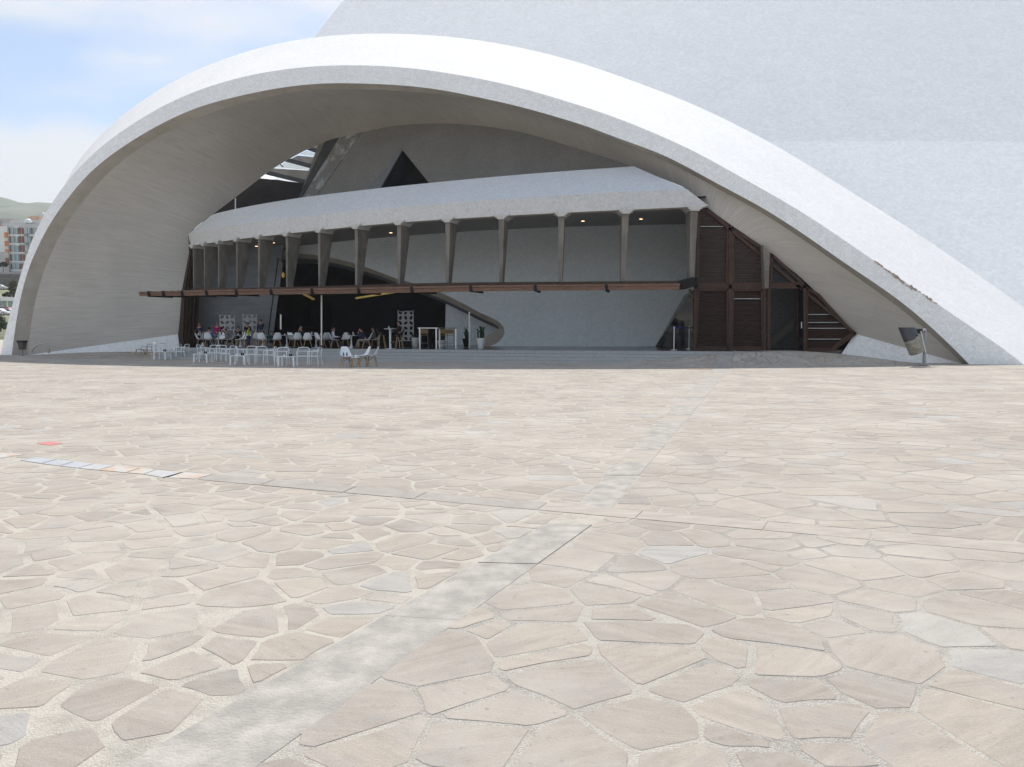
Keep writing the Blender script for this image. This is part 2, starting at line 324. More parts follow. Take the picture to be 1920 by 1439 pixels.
D_px = [(51.6, 666), (56, 620.6), (63.7, 573.7), (75, 528.7), (84.4, 500.6), (93.8, 480), (101.5, 461), (119.5, 429), (139, 398.7), (164, 366.7), (200, 327), (230, 300), (288.5, 260.5), (330, 239.7), (380, 218), (433, 199.4), (496, 183.8), (569, 171), (621, 167), (683, 167.5), (750, 171), (833, 177.5), (906, 190), (979, 206), (1050, 226), (1104, 244), (1150, 262), (1247, 300), (1344, 353), (1428, 399), (1511, 453), (1575, 498), (1648, 549), (1704, 591), (1745, 627), (1783, 661), (1806, 683)]
CEN = (900.0, 800.0)
def ang(p): return math.atan2(CEN[1] - p[1], p[0] - CEN[0])
def by_angle(px, n, a0=None, a1=None):
    dn = cat_rom([(p[0], p[1]) for p in px], 900); dn = smooth_list(dn, 10, 3)
    an = [ang(p) for p in dn]; a0 = an[0] if a0 is None else a0; a1 = an[-1] if a1 is None else a1
    out = []; j = 0
    for k in range(n):
        a = a0 + (a1 - a0) * k / (n - 1)
        while j < len(an) - 2 and an[j + 1] > a: j += 1
        t = (a - an[j]) / (an[j + 1] - an[j]) if abs(an[j + 1] - an[j]) > 1e-9 else 0
        t = max(-0.2, min(1.2, t)); out.append(dn[j] * (1 - t) + dn[j + 1] * t)
    return out
NR = 150
FL, FR = GZ(22, 666), GZ(1816, 683.5)
arch_n = Vector(((FR - FL).y, -(FR - FL).x, 0)).normalized()      # towards the camera
Ap, Bp, Cp, Dp = (by_angle(q, NR) for q in (A_px, B_px, C_px, D_px))
def to_plane(pts, back=0.0):
    return [PL(p[0], p[1], FL - arch_n * back, arch_n) for p in pts]
B3, C3 = to_plane(Bp), to_plane(Cp)
D3 = to_plane(Dp, 0.75)
A3 = []
for k in range(NR):
    t = k / (NR - 1); b = 5.4 + 3.4 * sm(.4, .75, t)
    p = PL(Ap[k][0], Ap[k][1], FL - arch_n * b, arch_n)
    m = sm(0.07, 0.13, t)
    hid = B3[k] - arch_n * 2.2 + Vector((0.25, 0, -0.1))          # on the left the top face turns out of sight
    A3.append(hid * (1 - m) + p * m)
A3 = smooth_list(A3, 3, 2)
def foot(c): 
    for k, s_ in ((0, 1), (-1, -1)):
        d = (c[k] - c[k + s_]).normalized(); 
        if d.z > -0.2: d = Vector((d.x, d.y, -0.2)).normalized()
        c[k] = c[k] + d * ((c[k].z + 0.5) / -d.z)
    return c
for c in (A3, B3, C3, D3): foot(c)
def strip(a, b, k=1): return [[p.lerp(q, i / k) for p, q in zip(a, b)] for i in range(k + 1)]
MB().grid(strip(B3, A3, 2)).build('arch_top_face', M_MOS, hall, smooth=True)
MB().grid(strip(C3, B3, 2)).build('arch_rim', M_MOS_RIM, hall, smooth=True)
MB().grid(strip(D3, C3, 1)).build('arch_lip', M_TAN, hall, smooth=True)
# core wall plane and soffit inner edge
K0, K1, K2 = P(611, 267, 56.5), P(1183, 312, 45.6), P(760, 352, 52.0)
core_n = (K1 - K0).cross(K2 - K0).normalized()
def core(px, py, off=0): return PL(px, py, K0 - core_n * off * (1 if core_n.y < 0 else -1), core_n)
E_t = [(334, 627, 56), (337.5, 596, 56), (345, 544, 56), (355, 484, 56), (352, 440, 56), (372, 422, 56), (397, 404, 56.2), (459, 357, 56.8), (513, 316, 57), (575, 281, 57)]
E3 = [P(*e) for e in E_t] + [core(*p) for p in ((611, 267), (679, 248.5), (746, 236), (833, 232), (896, 236), (960, 245), (1010, 257), (1060, 272), (1120, 291), (1183, 312.6))] + \
     [P(*e) for e in ((1280, 350, 43.3), (1327, 390, 42.2), (1372, 423, 42), (1430, 463, 42), (1463, 490, 42), (1507, 526, 42), (1550, 570, 42), (1602.6, 626, 42))]
E_px = [(e[0], e[1]) for e in E_t] + [(611, 267), (679, 248.5), (746, 236), (833, 232), (896, 236), (960, 245), (1010, 257), (1060, 272), (1120, 291), (1183, 312.6), (1280, 350), (1327, 390), (1372, 423), (1430, 463), (1463, 490), (1507, 526), (1550, 570), (1602.6, 626)]
Elen = [0.0]
for i in range(1, len(E3)): Elen.append(Elen[-1] + (E3[i] - E3[i - 1]).length)
def E_at(s_):
    j = 0
    while j < len(Elen) - 2 and Elen[j + 1] < s_: j += 1
    t = (s_ - Elen[j]) / (Elen[j + 1] - Elen[j]); p = [E3[max(j - 1, 0)], E3[j], E3[j + 1], E3[min(j + 2, len(E3) - 1)]]
    if j in (3, 4, 9, 19, 20): return p[1].lerp(p[2], t)
    return 0.5 * ((2 * p[1]) + (-p[0] + p[2]) * t + (2 * p[0] - 5 * p[1] + 4 * p[2] - p[3]) * t * t + (-p[0] + 3 * p[1] - 3 * p[2] + p[3]) * t ** 3)
def eidx(x, y): return Elen[min(range(len(E_px)), key=lambda i: (E_px[i][0] - x) ** 2 + (E_px[i][1] - y) ** 2)]
Dang = [ang(p) for p in Dp]
pairs = [((51.6, 666), (334, 627)), ((75, 529), (345, 544)), ((115, 435), (355, 484)), ((200, 327), (397, 404)), ((350, 229), (513, 316)), ((496, 184), (611, 267)), ((621, 167), (746, 236)), ((750, 171), (896, 236)), ((833, 177), (960, 245)), ((979, 206), (1060, 272)), ((1150, 262), (1183, 313)), ((1247, 300), (1280, 350)), ((1330, 345), (1327, 390)), ((1428, 399), (1372, 423)), ((1511, 453), (1430, 463)), ((1620, 530), (1463, 490)), ((1704, 591), (1507, 526)), ((1806, 683), (1602.6, 626))]
pk = [(min(range(NR), key=lambda i: abs(Dang[i] - ang(a))), eidx(*b)) for a, b in pairs]; pk[0] = (0, 0.0); pk[-1] = (NR - 1, Elen[-1])
es = []
for k in range(NR):
    j = 0
    while j < len(pk) - 2 and pk[j + 1][0] < k: j += 1
    t = (k - pk[j][0]) / max(1, pk[j + 1][0] - pk[j][0]); es.append(Vector((pk[j][1] + (pk[j + 1][1] - pk[j][1]) * t, 0)))
es = [v[0] for v in smooth_list([Vector((v[0], 0)) for v in es], 6, 2)]
Eo = [E_at(s_) for s_ in es]
D3s = list(D3); D3s[0] = to_plane([Dp[0]], .75)[0]; D3s[-1] = to_plane([Dp[-1]], .75)[0]
KS = 14
rows = []
for i in range(KS + 1):
    t = i / KS; rows.append([D3s[k].lerp(Eo[k], t) + Vector((0, 0, 0.5 * math.sin(math.pi * t) * math.sin(math.pi * k / (NR - 1)))) for k in range(NR)])
sof = MB().grid(rows).build('arch_soffit', M_SOFF, hall, smooth=True, recalc=False)
uvl = sof.data.uv_layers.new(name='UVMap'); du = [0.0]
for k in range(1, NR): du.append(du[-1] + (rows[KS // 2][k] - rows[KS // 2][k - 1]).length)
rl = [(Eo[k] - D3s[k]).length for k in range(NR)]
for lp in sof.data.loops:
    i, k = divmod(lp.vertex_index, NR); uvl.data[lp.index].uv = (du[k], rl[k] * i / KS)
# outer roof from the top of the arch back over the soffit: closes the shell
Rb = [p + Vector((0, 0.8, 0.9)) for p in Eo]
MB().grid(strip(A3, Rb, 4)).build('arch_roof', M_MOS, hall, smooth=True)
MB().grid(strip(Rb, Eo, 1)).build('roof_back_edge', M_TAN, hall, smooth=True)
# low wedge walls under the soffit
wl_top = [D3s[0].lerp(Eo[0], t / 6) for t in range(7)]
wl_bot = [P(54 + (338 - 54) * t / 6, 663, 53.0) for t in range(7)]
for i, p in enumerate(wl_bot): p.z = -0.3; p.y = wl_top[i].y - 0.25; p.x = (54 + (338 - 54) * i / 6 - CX) / FPX * p.y
MB().grid([wl_top, wl_bot]).build('base_wedge', M_MOS_RIM, hall)
wr_top = [Eo[-1].lerp(D3s[-1], t / 6) for t in range(7)]
wr_bot = []
for i in range(7):
    x = 1560 + (1815 - 1560) * i / 6; y = 41.9 + (D3s[-1].y - 42) * i / 6; wr_bot.append(Vector(((x - CX) / FPX * y, y, -0.4)))
MB().grid([wr_top, wr_bot]).build('base_wedge', M_MOS_RIM, hall)
# raised half ring on the soffit foot
rg = [P(a, b, 53.0) for a, b in ((60, 660), (62, 653), (68, 648), (76, 645.5), (84, 646), (90, 650), (92.5, 656), (91, 662))]
MB().tube(rg, 0.07, 6).build('raised_ring', M_TAN, hall, smooth=True)
# spalled tiles along the arch edge
mb = MB(); rnd = random.Random(3)
M_SPALL = mat('bare_brick_red_edge', (0.52, 0.40, 0.34), 0.9, 0.35, 12, bump=0.4)
for i in range(46):
    t = rnd.random(); x = 1640 + t * 115; yb = 490 + (x - 1640) * (548 - 490) / 85.0
    if x > 1725 and rnd.random() < .4: continue
    wdt = rnd.uniform(0.05, 0.22) * (1.6 if 1675 < x < 1715 else 0.8)
    p = PL(x, yb + rnd.uniform(-2, 3.5) * (1.5 if 1675 < x < 1715 else .5), FL + arch_n * 0.03, arch_n)
    mb.box(p, (wdt, 0.05, rnd.uniform(0.02, 0.05)), Matrix.Rotation(R(38) + rnd.uniform(-.3, .3), 3, 'Y'))
mb.build('spalled_edge', M_SPALL, hall)['kind'] = 'stuff'
# ---- great pale sail behind: a leaning curved shell that stands on a battered wall
ZC = 15.6
def sail_y(x, z): 
    d = z - ZC
    return 58 + d * math.tan(R(41.2)) + d * d * 0.0008 + (x - 22) ** 2 * 0.0022 * (1 if x < 22 else .35)
def sail_left(z):
    x = -18.0
    for _ in range(60):
        y = sail_y(x, z); py = 621 - FPX * (z - EYE) / y; px = 617 + (65 - py) * 53 / 65 + max(0, 65 - py) ** 2 * .0006; x = (px - CX) / FPX * y
    return x
rowsd, rowsb = [], []
for i in range(46):
    z = ZC + i * 1.0; xl = sail_left(z); xl = xl + (max(xl, -3) - xl) * (1 - sm(17, 25, z)); xr = 78 - i * .55
    rr_ = [Vector((x, sail_y(x, z), z)) for x in [xl + (xr - xl) * k / 90 for k in range(91)]]; rowsd.append(rr_)
    rowsb.append([p + Vector((0, 1.6, 0)) for p in rr_])
MB().grid(rowsd).build('sail_shell', M_DOME, hall, smooth=True)
MB().grid(rowsb).build('sail_back', M_DOME, hall, smooth=True)
MB().grid([[r_[0] for r_ in rowsd], [r_[0] for r_ in rowsb]]).build('sail_edge', M_DOME, hall, smooth=True)
MB().grid([rowsd[-1], rowsb[-1]]).build('sail_edge', M_DOME, hall)
rowsd = []
for z, xs_ in ((.5, 19.8), (4, 19.8), (8, 16), (12, 11), (ZC, 9)):
    rowsd.append([Vector((x, sail_y(x, ZC) - (ZC - z) * math.tan(R(43)), z)) for x in [xs_ + (78 - xs_) * k / 60 for k in range(61)]])
MB().grid(rowsd).build('battered_wall', M_DOME2, hall, smooth=True)
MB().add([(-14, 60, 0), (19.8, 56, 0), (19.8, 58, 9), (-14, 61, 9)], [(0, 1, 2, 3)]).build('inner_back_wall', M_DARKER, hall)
MB().add([(19.8, 51, -.5), (78, 54, -.5), (78, 90, -.5), (19.8, 90, -.5)], [(0, 1, 2, 3)]).build('base_slab', M_TAN, hall)
# ---- grey inner core with the triangular recess
top = [core(*p) for p in ((600, 262), (634, 256), (679, 244), (746, 230), (833, 226), (896, 230), (960, 239), (1060, 266), (1200, 312))]
outer = top + [core(1200, 352), core(900, 374), core(560, 398), core(561, 371)]
hole = [core(754, 281), core(819.5, 362), core(707.5, 362)]
tri = tessellate_polygon([outer, hole]); allp = outer + hole
MB().add(allp, [tuple(t) for t in tri]).build('core_wall', M_CORE, hall)
back = core_n * (-1 if core_n.y < 0 else 1)
hb = [p + back * 1.6 for p in hole]
MB().add(hole + hb, [(0, 1, 4, 3), (1, 2, 5, 4), (2, 0, 3, 5)]).build('recess_reveal', mat('dark_reveal', (.055, .06, .075), .85, .15, 2), hall)
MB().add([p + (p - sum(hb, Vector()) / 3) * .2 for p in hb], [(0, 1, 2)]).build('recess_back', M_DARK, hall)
rv = [core(749, 278.5, -.06), core(754, 281, -.06), core(709, 360, -.06), core(684, 362, -.06)]
MB().prism(rv, back * 0.1).build('recess_border', mat('blue_grey_render', (0.23, 0.24, 0.26), 0.85, 0.1, 3), hall)
# dark slab on the core's left edge
sl = [core(611, 262, -0.1), core(636, 256, -.1), core(563, 374, -.1), core(556, 378, -.1)]
MB().prism(sl, back * 2.5).build('edge_slab', mat('dark_render', (0.085, 0.09, 0.095), 0.8, 0.25, 1.5), hall)
M_MOTTLE = mat('damp_mottled_render', (0.46, 0.48, 0.49), 0.85, 0.3, 1.1, col2=(0.24, 0.235, 0.23), lo=.5, hi=.62)
sl = [core(636, 256, -.05), core(682, 244, -.05), core(668, 262, -.05), core(590, 372, -.05), core(563, 376, -.05)]
MB().prism(sl, back * 0.1).build('damp_band', M_MOTTLE, hall)
# ---- roof lights left of the core
M_RLB = mat('roof_light_beam', (0.045, 0.05, 0.055), 0.7, 0.2, 2)
M_RLP = mat('roof_light_panel', (0.23, 0.225, 0.205), 0.8, 0.2, 1.5)
def pxpoly(name, m, pts, Y, parent=hall, th=0.08, dirn=None):
    pts3 = [P(x, y, Y if not isinstance(Y, (list, tuple)) else Y[i]) for i, (x, y) in enumerate(pts)]
    return MB().prism(pts3, dirn or Vector((0, th, 0))).build(name, m, parent)
for q in ([(590, 262), (640, 258), (612, 290), (600, 290), (576, 281)], [(558, 292), (600, 296), (590, 316), (536, 303)], [(512, 316), (590, 321), (578, 345), (498, 326)], [(480, 337), (520, 337), (590, 350), (575, 375), (450, 375)]):
    pxpoly('roof_light_panel', M_RLP, q, 63.8, th=.1)
for q in ([(575.6, 283), (600, 291), (597, 294.5), (560, 289.5)], [(537, 304), (584, 315), (582, 320), (516, 313.5)], [(497, 328), (517, 332), (516, 336), (486, 334)]):
    MB().add([P(x, y, 64.6) for x, y in q], [(0, 1, 2, 3)]).build('roof_light', M_SKYL, hall)
for a, b in (((578, 278), (606, 288)), ((534, 299), (588, 313.5)), ((500, 324), (574, 342))):
    MB().bar(P(a[0], a[1], 63.6), P(b[0], b[1], 63.6), .35, .3).build('roof_light_beam', M_RLB, hall)
MB().bar(P(521, 304, 63.8), P(531, 314, 63.8), .08, .08).build('roof_light_bar', M_RLB, hall)
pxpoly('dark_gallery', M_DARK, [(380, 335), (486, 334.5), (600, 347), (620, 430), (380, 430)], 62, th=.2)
pxpoly('gallery_post', M_CHROME, [(440.3, 372), (442, 372), (442, 398), (440.3, 398)], 54.6, th=.06)
# ---- fascia ring beam
colpx = [361.5, 382, 408.5, 442.5, 483.5, 535.5, 596, 665, 744.5, 835, 935, 1046, 1166, 1294]
colw = [4.2, 4.5, 5, 5.4, 6, 7, 7.6, 8.4, 9.5, 10.5, 11.5, 12.6, 14, 16]
# plan curve of the colonnade
def quad3(x, pts):
    (x0, y0), (x1, y1), (x2, y2) = pts
    return y0 * (x - x1) * (x - x2) / ((x0 - x1) * (x0 - x2)) + y1 * (x - x0) * (x - x2) / ((x1 - x0) * (x1 - x2)) + y2 * (x - x0) * (x - x1) / ((x2 - x0) * (x2 - x1))
def colY(px):
    # depth of the colonnade as seen at this pixel column: quadratic in plan through three fixed places
    q = [(-22.2, 54.2), (-6.4, 43.6), (9.5, 41.0)]
    X = (px - CX) / FPX * 45
    for _ in range(20): X = (px - CX) / FPX * quad3(X, q)
    return quad3(X, q)
fb = [(358.6, 461.5), (382, 457), (408, 453.5), (442, 449), (483, 444), (535, 439), (596, 432), (665, 425), (744, 417.5), (835, 411.5), (935, 405.5), (1046, 399.5), (1166, 394), (1294, 388.5), (1322, 387), (1329, 386.6)]
fc = [(353, 439.5), (400, 430), (458, 419), (520, 411), (581, 404.5), (668, 396), (756, 387.5), (850, 380), (935, 374), (1021, 368), (1100, 363.5), (1180, 359.5), (1250, 356.5), (1281, 355.5), (1288, 355.2)]
ft = [(397, 403.5), (430, 393), (484, 384), (559, 371), (646, 361), (714, 352.5), (790, 345), (860, 338), (960, 329), (1060, 321), (1120, 317), (1180, 313), (1188, 312.2)]
NF = 100
def res(pts, n=NF): return smooth_list(cat_rom([(p[0], p[1]) for p in pts], n), 6, 2)
fbr, fcr, ftr = res(fb), res(fc), res(ft)
fY = lambda x: colY(x)
F_b = [P(p[0], p[1], fY(p[0])) for p in fbr]
F_c = [P(p[0], p[1], fY(p[0]) + 0.15) for p in fcr]
F_t = [P(p[0], p[1], fY(p[0]) + 2.6 * min(1, 0.55 + 0.45 * sm(400, 560, p[0]))) for p in ftr]
MB().grid([F_b, F_c]).build('fascia_beam', M_BEAM, hall, smooth=True)
MB().grid(strip(F_c, F_t, 2)).build('sloping_parapet', mosaic('parapet_tile', (0.72, 0.74, 0.77), 7.0, 0.35, 0.86), hall, smooth=True)
Ft2 = [p + Vector((0, 0.4, -0.9)) for p in F_t]
MB().grid([F_t, Ft2]).build('parapet_back', M_GREY, hall)
# ---- back wall plane (leans forward) with the lens-shaped opening
W0, W1, W2 = P(1293, 422, 53.5), P(700, 448, 57.0), P(1230, 646, 51.5)
wn = (W1 - W0).cross(W2 - W0).normalized(); 
if wn.y > 0: wn = -wn
def wall(px, py, off=0.0): return PL(px, py, W0 - wn * off, wn)
lip_o = [(523, 489), (530, 481.5), (541, 477.5), (554, 476), (574, 476.3), (594, 479), (620, 483.5), (646, 489), (680, 499), (712, 511), (747, 524), (774, 531), (801, 539.5), (828, 549.5), (852, 561), (877, 574), (901, 587), (918, 594.5), (929, 600), (938, 606), (944, 613), (946, 620), (945, 628), (941, 635), (935, 641.5), (926, 646.5), (918, 650)]
lip_i = [(527, 494), (531, 488.5), (541, 486), (554, 485), (574, 485.3), (594, 487.2), (611, 491), (640, 496.5), (668, 504), (705, 515.5), (742, 529.5), (770, 538), (797, 549), (816, 556), (836, 564), (858, 575), (880, 586), (895, 593.5), (908, 599.8), (921, 605.5), (932, 611), (935, 615), (934, 618.8), (924, 624), (909, 632.5), (901, 643), (895, 652)]
out_w = [(500, 482), (512, 476), (528, 470), (545, 465), (562, 461), (590, 457.5), (620, 455), (660, 451), (700, 447.5), (750, 443.5), (790, 440.5), (830, 437.5), (880, 434), (935, 431), (990, 428.5), (1046, 426), (1110, 424.3), (1170, 422.8), (1240, 421.5), (1312, 420), (1312, 470), (1312, 520), (1300, 545), (1283, 556), (1262, 592), (1229, 650), (1000, 652)]
NO = len(lip_o)
rowsw = []
for i in range(9):
    t = i / 8; rowsw.append([wall(lip_o[k][0] * (1 - t) + out_w[k][0] * t, lip_o[k][1] * (1 - t) + out_w[k][1] * t) for k in range(NO)])
MB().grid(rowsw).build('inner_wall', M_MOS_IN, hall, smooth=True)
lo = [wall(*p) for p in lip_o]; li = [wall(p[0], p[1], 0.55) for p in lip_i]; lj = [p - wn * 1.0 for p in li]
MB().grid([lo, li]).build('opening_lip', M_TAN, hall, smooth=True)
MB().grid([li, lj]).build('opening_reveal', M_GREY, hall, smooth=True)
# ceiling under the ring beam back to the wall
cei_b = res([(345, 474), (372, 472), (430, 470), (500, 470)] + [(o[0], o[1] - 1.0) for o in out_w[3:20]], NF)
Cb = [wall(p[0], p[1]) + Vector((0, .3, 0)) for p in cei_b]
F_b2 = [p + Vector((0, 0.5, 0.12)) for p in F_b]
F_b3 = [p + Vector((0, 0.5, -0.02)) for p in F_b]
MB().grid([F_b, F_b3]).build('beam_underside', M_TAN, hall)
MB().grid(strip(F_b2, Cb, 3)).build('terrace_ceiling', M_CEIL, hall, smooth=True)
Fr = [p + Vector((0, 0, .5)) for p in Cb]
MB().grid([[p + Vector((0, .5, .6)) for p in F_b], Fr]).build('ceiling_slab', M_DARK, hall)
for x, y in ((478.5, 457), (513, 453), (556.5, 447.8), (732, 432.3), (1092, 410.6), (1204, 407.6)):
    # lies on the ceiling surface
    best = min((abs((p.lerp(q, t / 20) - ORG).normalized().dot(ray(x, y).normalized()) - 1), i, t) for i, (p, q) in enumerate(zip(F_b2, Cb)) for t in range(2, 19))
    c = F_b2[best[1]].lerp(Cb[best[1]], best[2] / 20)
    o = MB().lathe([(0.13, -0.05), (0.13, 0.02)], 12, c + Vector((0, 0, -0.08))).build('ceiling_light', M_CHROME, hall)
    MB().lathe([(0.10, -0.06), (0.095, -0.02)], 12, c + Vector((0, 0, -0.085))).build('lit_lens', M_LAMP, o)
# ---- columns: slim front face, deep side that tapers down; stepped capital
canopy_edge = [(260, 548, 555.5), (280, 547.5, 555.3), (307, 546.5, 555.2), (343, 545.3, 555), (388, 544.5, 554), (443.5, 543.5, 553), (509, 542.5, 552.5), (586, 541.2, 551.8), (673, 539.5, 550.5), (773, 537.7, 549), (883, 535.8, 546.5), (1004, 534.5, 545.3), (1137, 533.5, 544.5), (1277, 532.2, 543.3)]
trY = [(361, 542.5), (480, 540.5), (600, 538), (744, 533.5), (880, 530.8), (1046, 529.8), (1166, 529), (1305, 528)]
def trans_y(x):
    for (a, b), (c_, d) in zip(trY, trY[1:]):
        if x <= c_: return b + (d - b) * (x - a) / (c_ - a)
    return trY[-1][1]
colpos = []
for i, (x, wd) in enumerate(zip(colpx, colw)):
    Y = colY(x); topy = min(fb, key=lambda q: abs(q[0] - x))[1] + 5 + 2.5 * sm(500, 1200, x)
    tp = P(x + (0.9 if x > 960 else 0), topy, Y + 0.05); bt = P(x + 1.0 - (3.0 if x > 1100 else 0), trans_y(x), Y + 0.05)
    colpos.append((tp, bt))
for i, (tp, bt) in enumerate(colpos):
    a = colpos[max(i - 1, 0)][0]; b = colpos[min(i + 1, 13)][0]; tg = (b - a); tg.z = 0; tg.normalize(); nrm = Vector((-tg.y, tg.x, 0))
    if nrm.y < 0: nrm = -nrm
    wt = colw[i] * .88 * tp.y / FPX; wb = wt * 0.62; dt, db = 1.05, 0.42
    vs = []
    for (c, wv, dp) in ((tp, wt, dt), (bt, wb, db)):
        for sx, k in ((0, 0), (1, 0), (1, 1), (0, 1)): vs.append(c + tg * wv * sx + nrm * dp * k)
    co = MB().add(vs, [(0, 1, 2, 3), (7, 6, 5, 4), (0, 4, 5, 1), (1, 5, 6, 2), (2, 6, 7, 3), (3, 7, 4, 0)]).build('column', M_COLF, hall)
    mb = MB(); up = Vector((0, 0, 1)); ctr = tp + tg * wt / 2 + nrm * (dt * .5)
    rot = Matrix((tg, nrm, up)).transposed()
    for j, (ex, hh) in enumerate(((0.05, 0.09), (0.16, 0.09), (0.30, 0.10))):
        mb.box(ctr + up * (0.0 + j * 0.085 + hh / 2) - nrm * (0.10 + 0.03 * j), (wt + 2 * ex, dt + 0.06, hh - 0.004), rot)
    mb.build('capital', M_BEAM, co)
# extra pier between shutters
pxpoly('column', M_COLF, [(1431, 460), (1443.5, 474), (1441.5, 541), (1434, 541)], 41.4, th=.5)
# ---- transom behind the canopy
mbt = []
for i in range(13):
    a = colpos[i][1]; b = colpos[i + 1][1]
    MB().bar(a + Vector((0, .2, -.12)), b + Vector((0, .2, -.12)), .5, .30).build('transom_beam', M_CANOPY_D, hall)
# ---- timber canopy: one board box per bay and a bracket at each joint
def canY(y2): return 1450 * 2.07 / (621 - y2)
cp = [(P(x, yb, canY(yb)), P(x, yt, canY(yb))) for x, yt, yb in canopy_edge]
for i in range(len(cp) - 1):
    (b0, t0), (b1, t1) = cp[i], cp[i + 1]; d = (b1 - b0); ln = d.length; d.normalize(); g = min(0.10, ln * .09)
    o0 = b0 + d * g; o1 = b1 - d * g; u0 = t0 + d * g * .4; u1 = t1 - d * g * .4; bk = Vector((-d.y, d.x, 0)); bk = bk if bk.y > 0 else -bk
    vs = [o0, o1, u1, u0]; vs = [v + Vector((0, 0, 0)) for v in vs]
    seg = MB().prism([o0, o1, o1 + (u1 - o1) * .62 - bk * .03, o0 + (u0 - o0) * .62 - bk * .03], bk * 0.12).build('canopy_board', M_CANOPY, hall)
    MB().prism([o0 + (u0 - o0) * .68 - bk * .07, o1 + (u1 - o1) * .68 - bk * .07, u1 - bk * .07, u0 - bk * .07], bk * 0.16).build('top_strip', M_CANOPY, seg)
    # slats running back to the transom
    mb = MB(); nS = max(3, int(ln / .42))
    for k in range(nS + 1):
        p = u0.lerp(u1, k / nS) + Vector((0, 0, -.04)) + bk * .12; q = p + bk * 2.2 + Vector((0, 0, .04)); mb.bar(p, q, .05, .14)
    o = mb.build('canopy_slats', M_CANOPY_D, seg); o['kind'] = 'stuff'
    if i > 0:
        c = b0.lerp(t0, .45); MB().bar(c - bk * .10 , c + bk * 2.6 + Vector((0, 0, .05)), 0.13, .34).build('canopy_bracket', M_DARK, hall)
c = cp[-1][0].lerp(cp[-1][1], .6)
MB().bar(c + Vector((.0, .1, .05)), P(1303, 528, 41), .3, .45).build('canopy_bracket', M_DARK, hall)
# ---- shutters and door, right
SY = 42.0
def q(px, py, d=0.0): return P(px, py, SY - d)
def poly(name, m, pts, parent=hall, d=0.0, th=0.1): return MB().prism([q(x, y, d) for x, y in pts], Vector((0, th, 0))).build(name, m, parent)
def frame_bar(a, b, wpx, parent=hall, d=0.12, m=None, nm='timber_frame'):
    return MB().bar(q(*a, d), q(*b, d), wpx * SY / FPX, 0.16, up=Vector((0, 1, 0))).build(nm, m or M_FRAME, parent)
def clip_poly(poly_, y0, y1):
    def cl(pp, yv, keep_gt):
        out = []
        for i in range(len(pp)):
            a, b = pp[i], pp[(i + 1) % len(pp)]; ia = (a[1] >= yv) == keep_gt; ib = (b[1] >= yv) == keep_gt
            if ia: out.append(a)
            if ia != ib: t = (yv - a[1]) / (b[1] - a[1]); out.append((a[0] + (b[0] - a[0]) * t, yv))
        return out
    p = cl(poly_, y0, True)
    return cl(p, y1, False) if len(p) > 2 else []
def shutter(pts, wood, frame=True, step=3.1, light=()):
    bk = poly('louvred_shutter', M_DARK, pts, d=-0.06, th=0.05)
    mb = MB(); ys = [p[1] for p in pts]; y = min(ys) + 1
    while y < max(ys) - 1:
        c = clip_poly(pts, y, min(y + step * .55, max(ys)))
        if len(c) > 2:
            x0 = min(p[0] for p in c); x1 = max(p[0] for p in c)
            if x1 - x0 > 2 and not any(abs(y - l) < 2.2 for l in light): mb.bar(q(x0, y + step * .3, 0.02), q(x1, y + step * .3, 0.02), .09, .055, up=Vector((0, 0.6, 0.8)))
        y += step
    o = mb.build('slats', wood, bk); o['kind'] = 'stuff'
    n = len(pts)
    if frame:
        for i in range(n): 
            a, b = pts[i], pts[(i + 1) % n]; MB().bar(q(a[0], a[1], .1), q(b[0], b[1], .1), 0.16, .12, up=Vector((0, 1, 0))).build('shutter_frame', M_FRAME, bk)
    for l in light:
        c = clip_poly(pts, l - .8, l + .8); x0 = min(p[0] for p in c) + 2; x1 = max(p[0] for p in c) - 3
        MB().bar(q(x0, l, .06), q(x1, l, .06), .045, .05, up=Vector((0, 0, 1))).build('light_slat', M_LSLAT, bk)
    return bk
M_LSLAT = mat('weathered_pale_slat', (0.42, 0.41, 0.40), 0.6, 0.15, 3)
M_WOODU = mat('weathered_louvre_wood', (0.085, 0.062, 0.054), 0.65, 0.3, 2, stretch=(1, 1, 14))
shutter([(1311, 396), (1327, 394), (1365, 424), (1363, 533), (1307, 533)], M_WOODU, light=(425,))
shutter([(1373, 430), (1429.5, 466), (1429.5, 533), (1373, 533)], M_WOODU)
shutter([(1308, 543), (1364.5, 543), (1364.5, 653), (1304, 653)], M_WOOD)
shutter([(1373, 543), (1429, 543), (1430, 653), (1371, 653)], M_WOOD, light=(560.5,))
shutter([(1446, 478), (1506, 533), (1446, 533)], mat('grey_glass_louvre', (0.06, 0.065, 0.075), 0.35, 0.2, 3))
shutter([(1512, 541), (1533, 553), (1597, 624), (1558, 655), (1511, 655)], M_WOOD, light=(590, 605, 616, 636.3))
for a, b, wd in (((1303.5, 538), (1301.5, 657), 4.5), ((1368.5, 424), (1368.5, 656), 6), ((1433, 540), (1433, 656), 5), ((1441, 541), (1441, 657), 6), ((1508, 533), (1507, 657), 6),
                 ((1303, 538), (1510, 538), 7), ((1322, 392), (1604, 627), 5), ((1603, 626), (1560, 657.5), 5), ((1511, 657), (1561, 657), 4), ((1304, 655.5), (1434, 655.5), 3.5), ((1310, 392), (1306, 538), 5), ((1308, 392.5), (1326, 391), 5)):
    frame_bar(a, b, wd)
MB().prism([P(x, y, 42.55) for x, y in ((1298, 380), (1340, 380), (1440, 448), (1540, 545), (1612, 622), (1608, 630), (1590, 640), (1490, 533), (1425, 468), (1330, 400), (1300, 400))], Vector((0, .1, 0))).build('frame_backing', M_DARKER, hall)
MB().prism([P(x, y, 42.45) for x, y in ((1603, 625), (1603, 668), (1500, 668), (1500, 655), (1550, 655), (1590, 624))], Vector((0, .1, 0))).build('frame_backing', M_DARKER, hall)
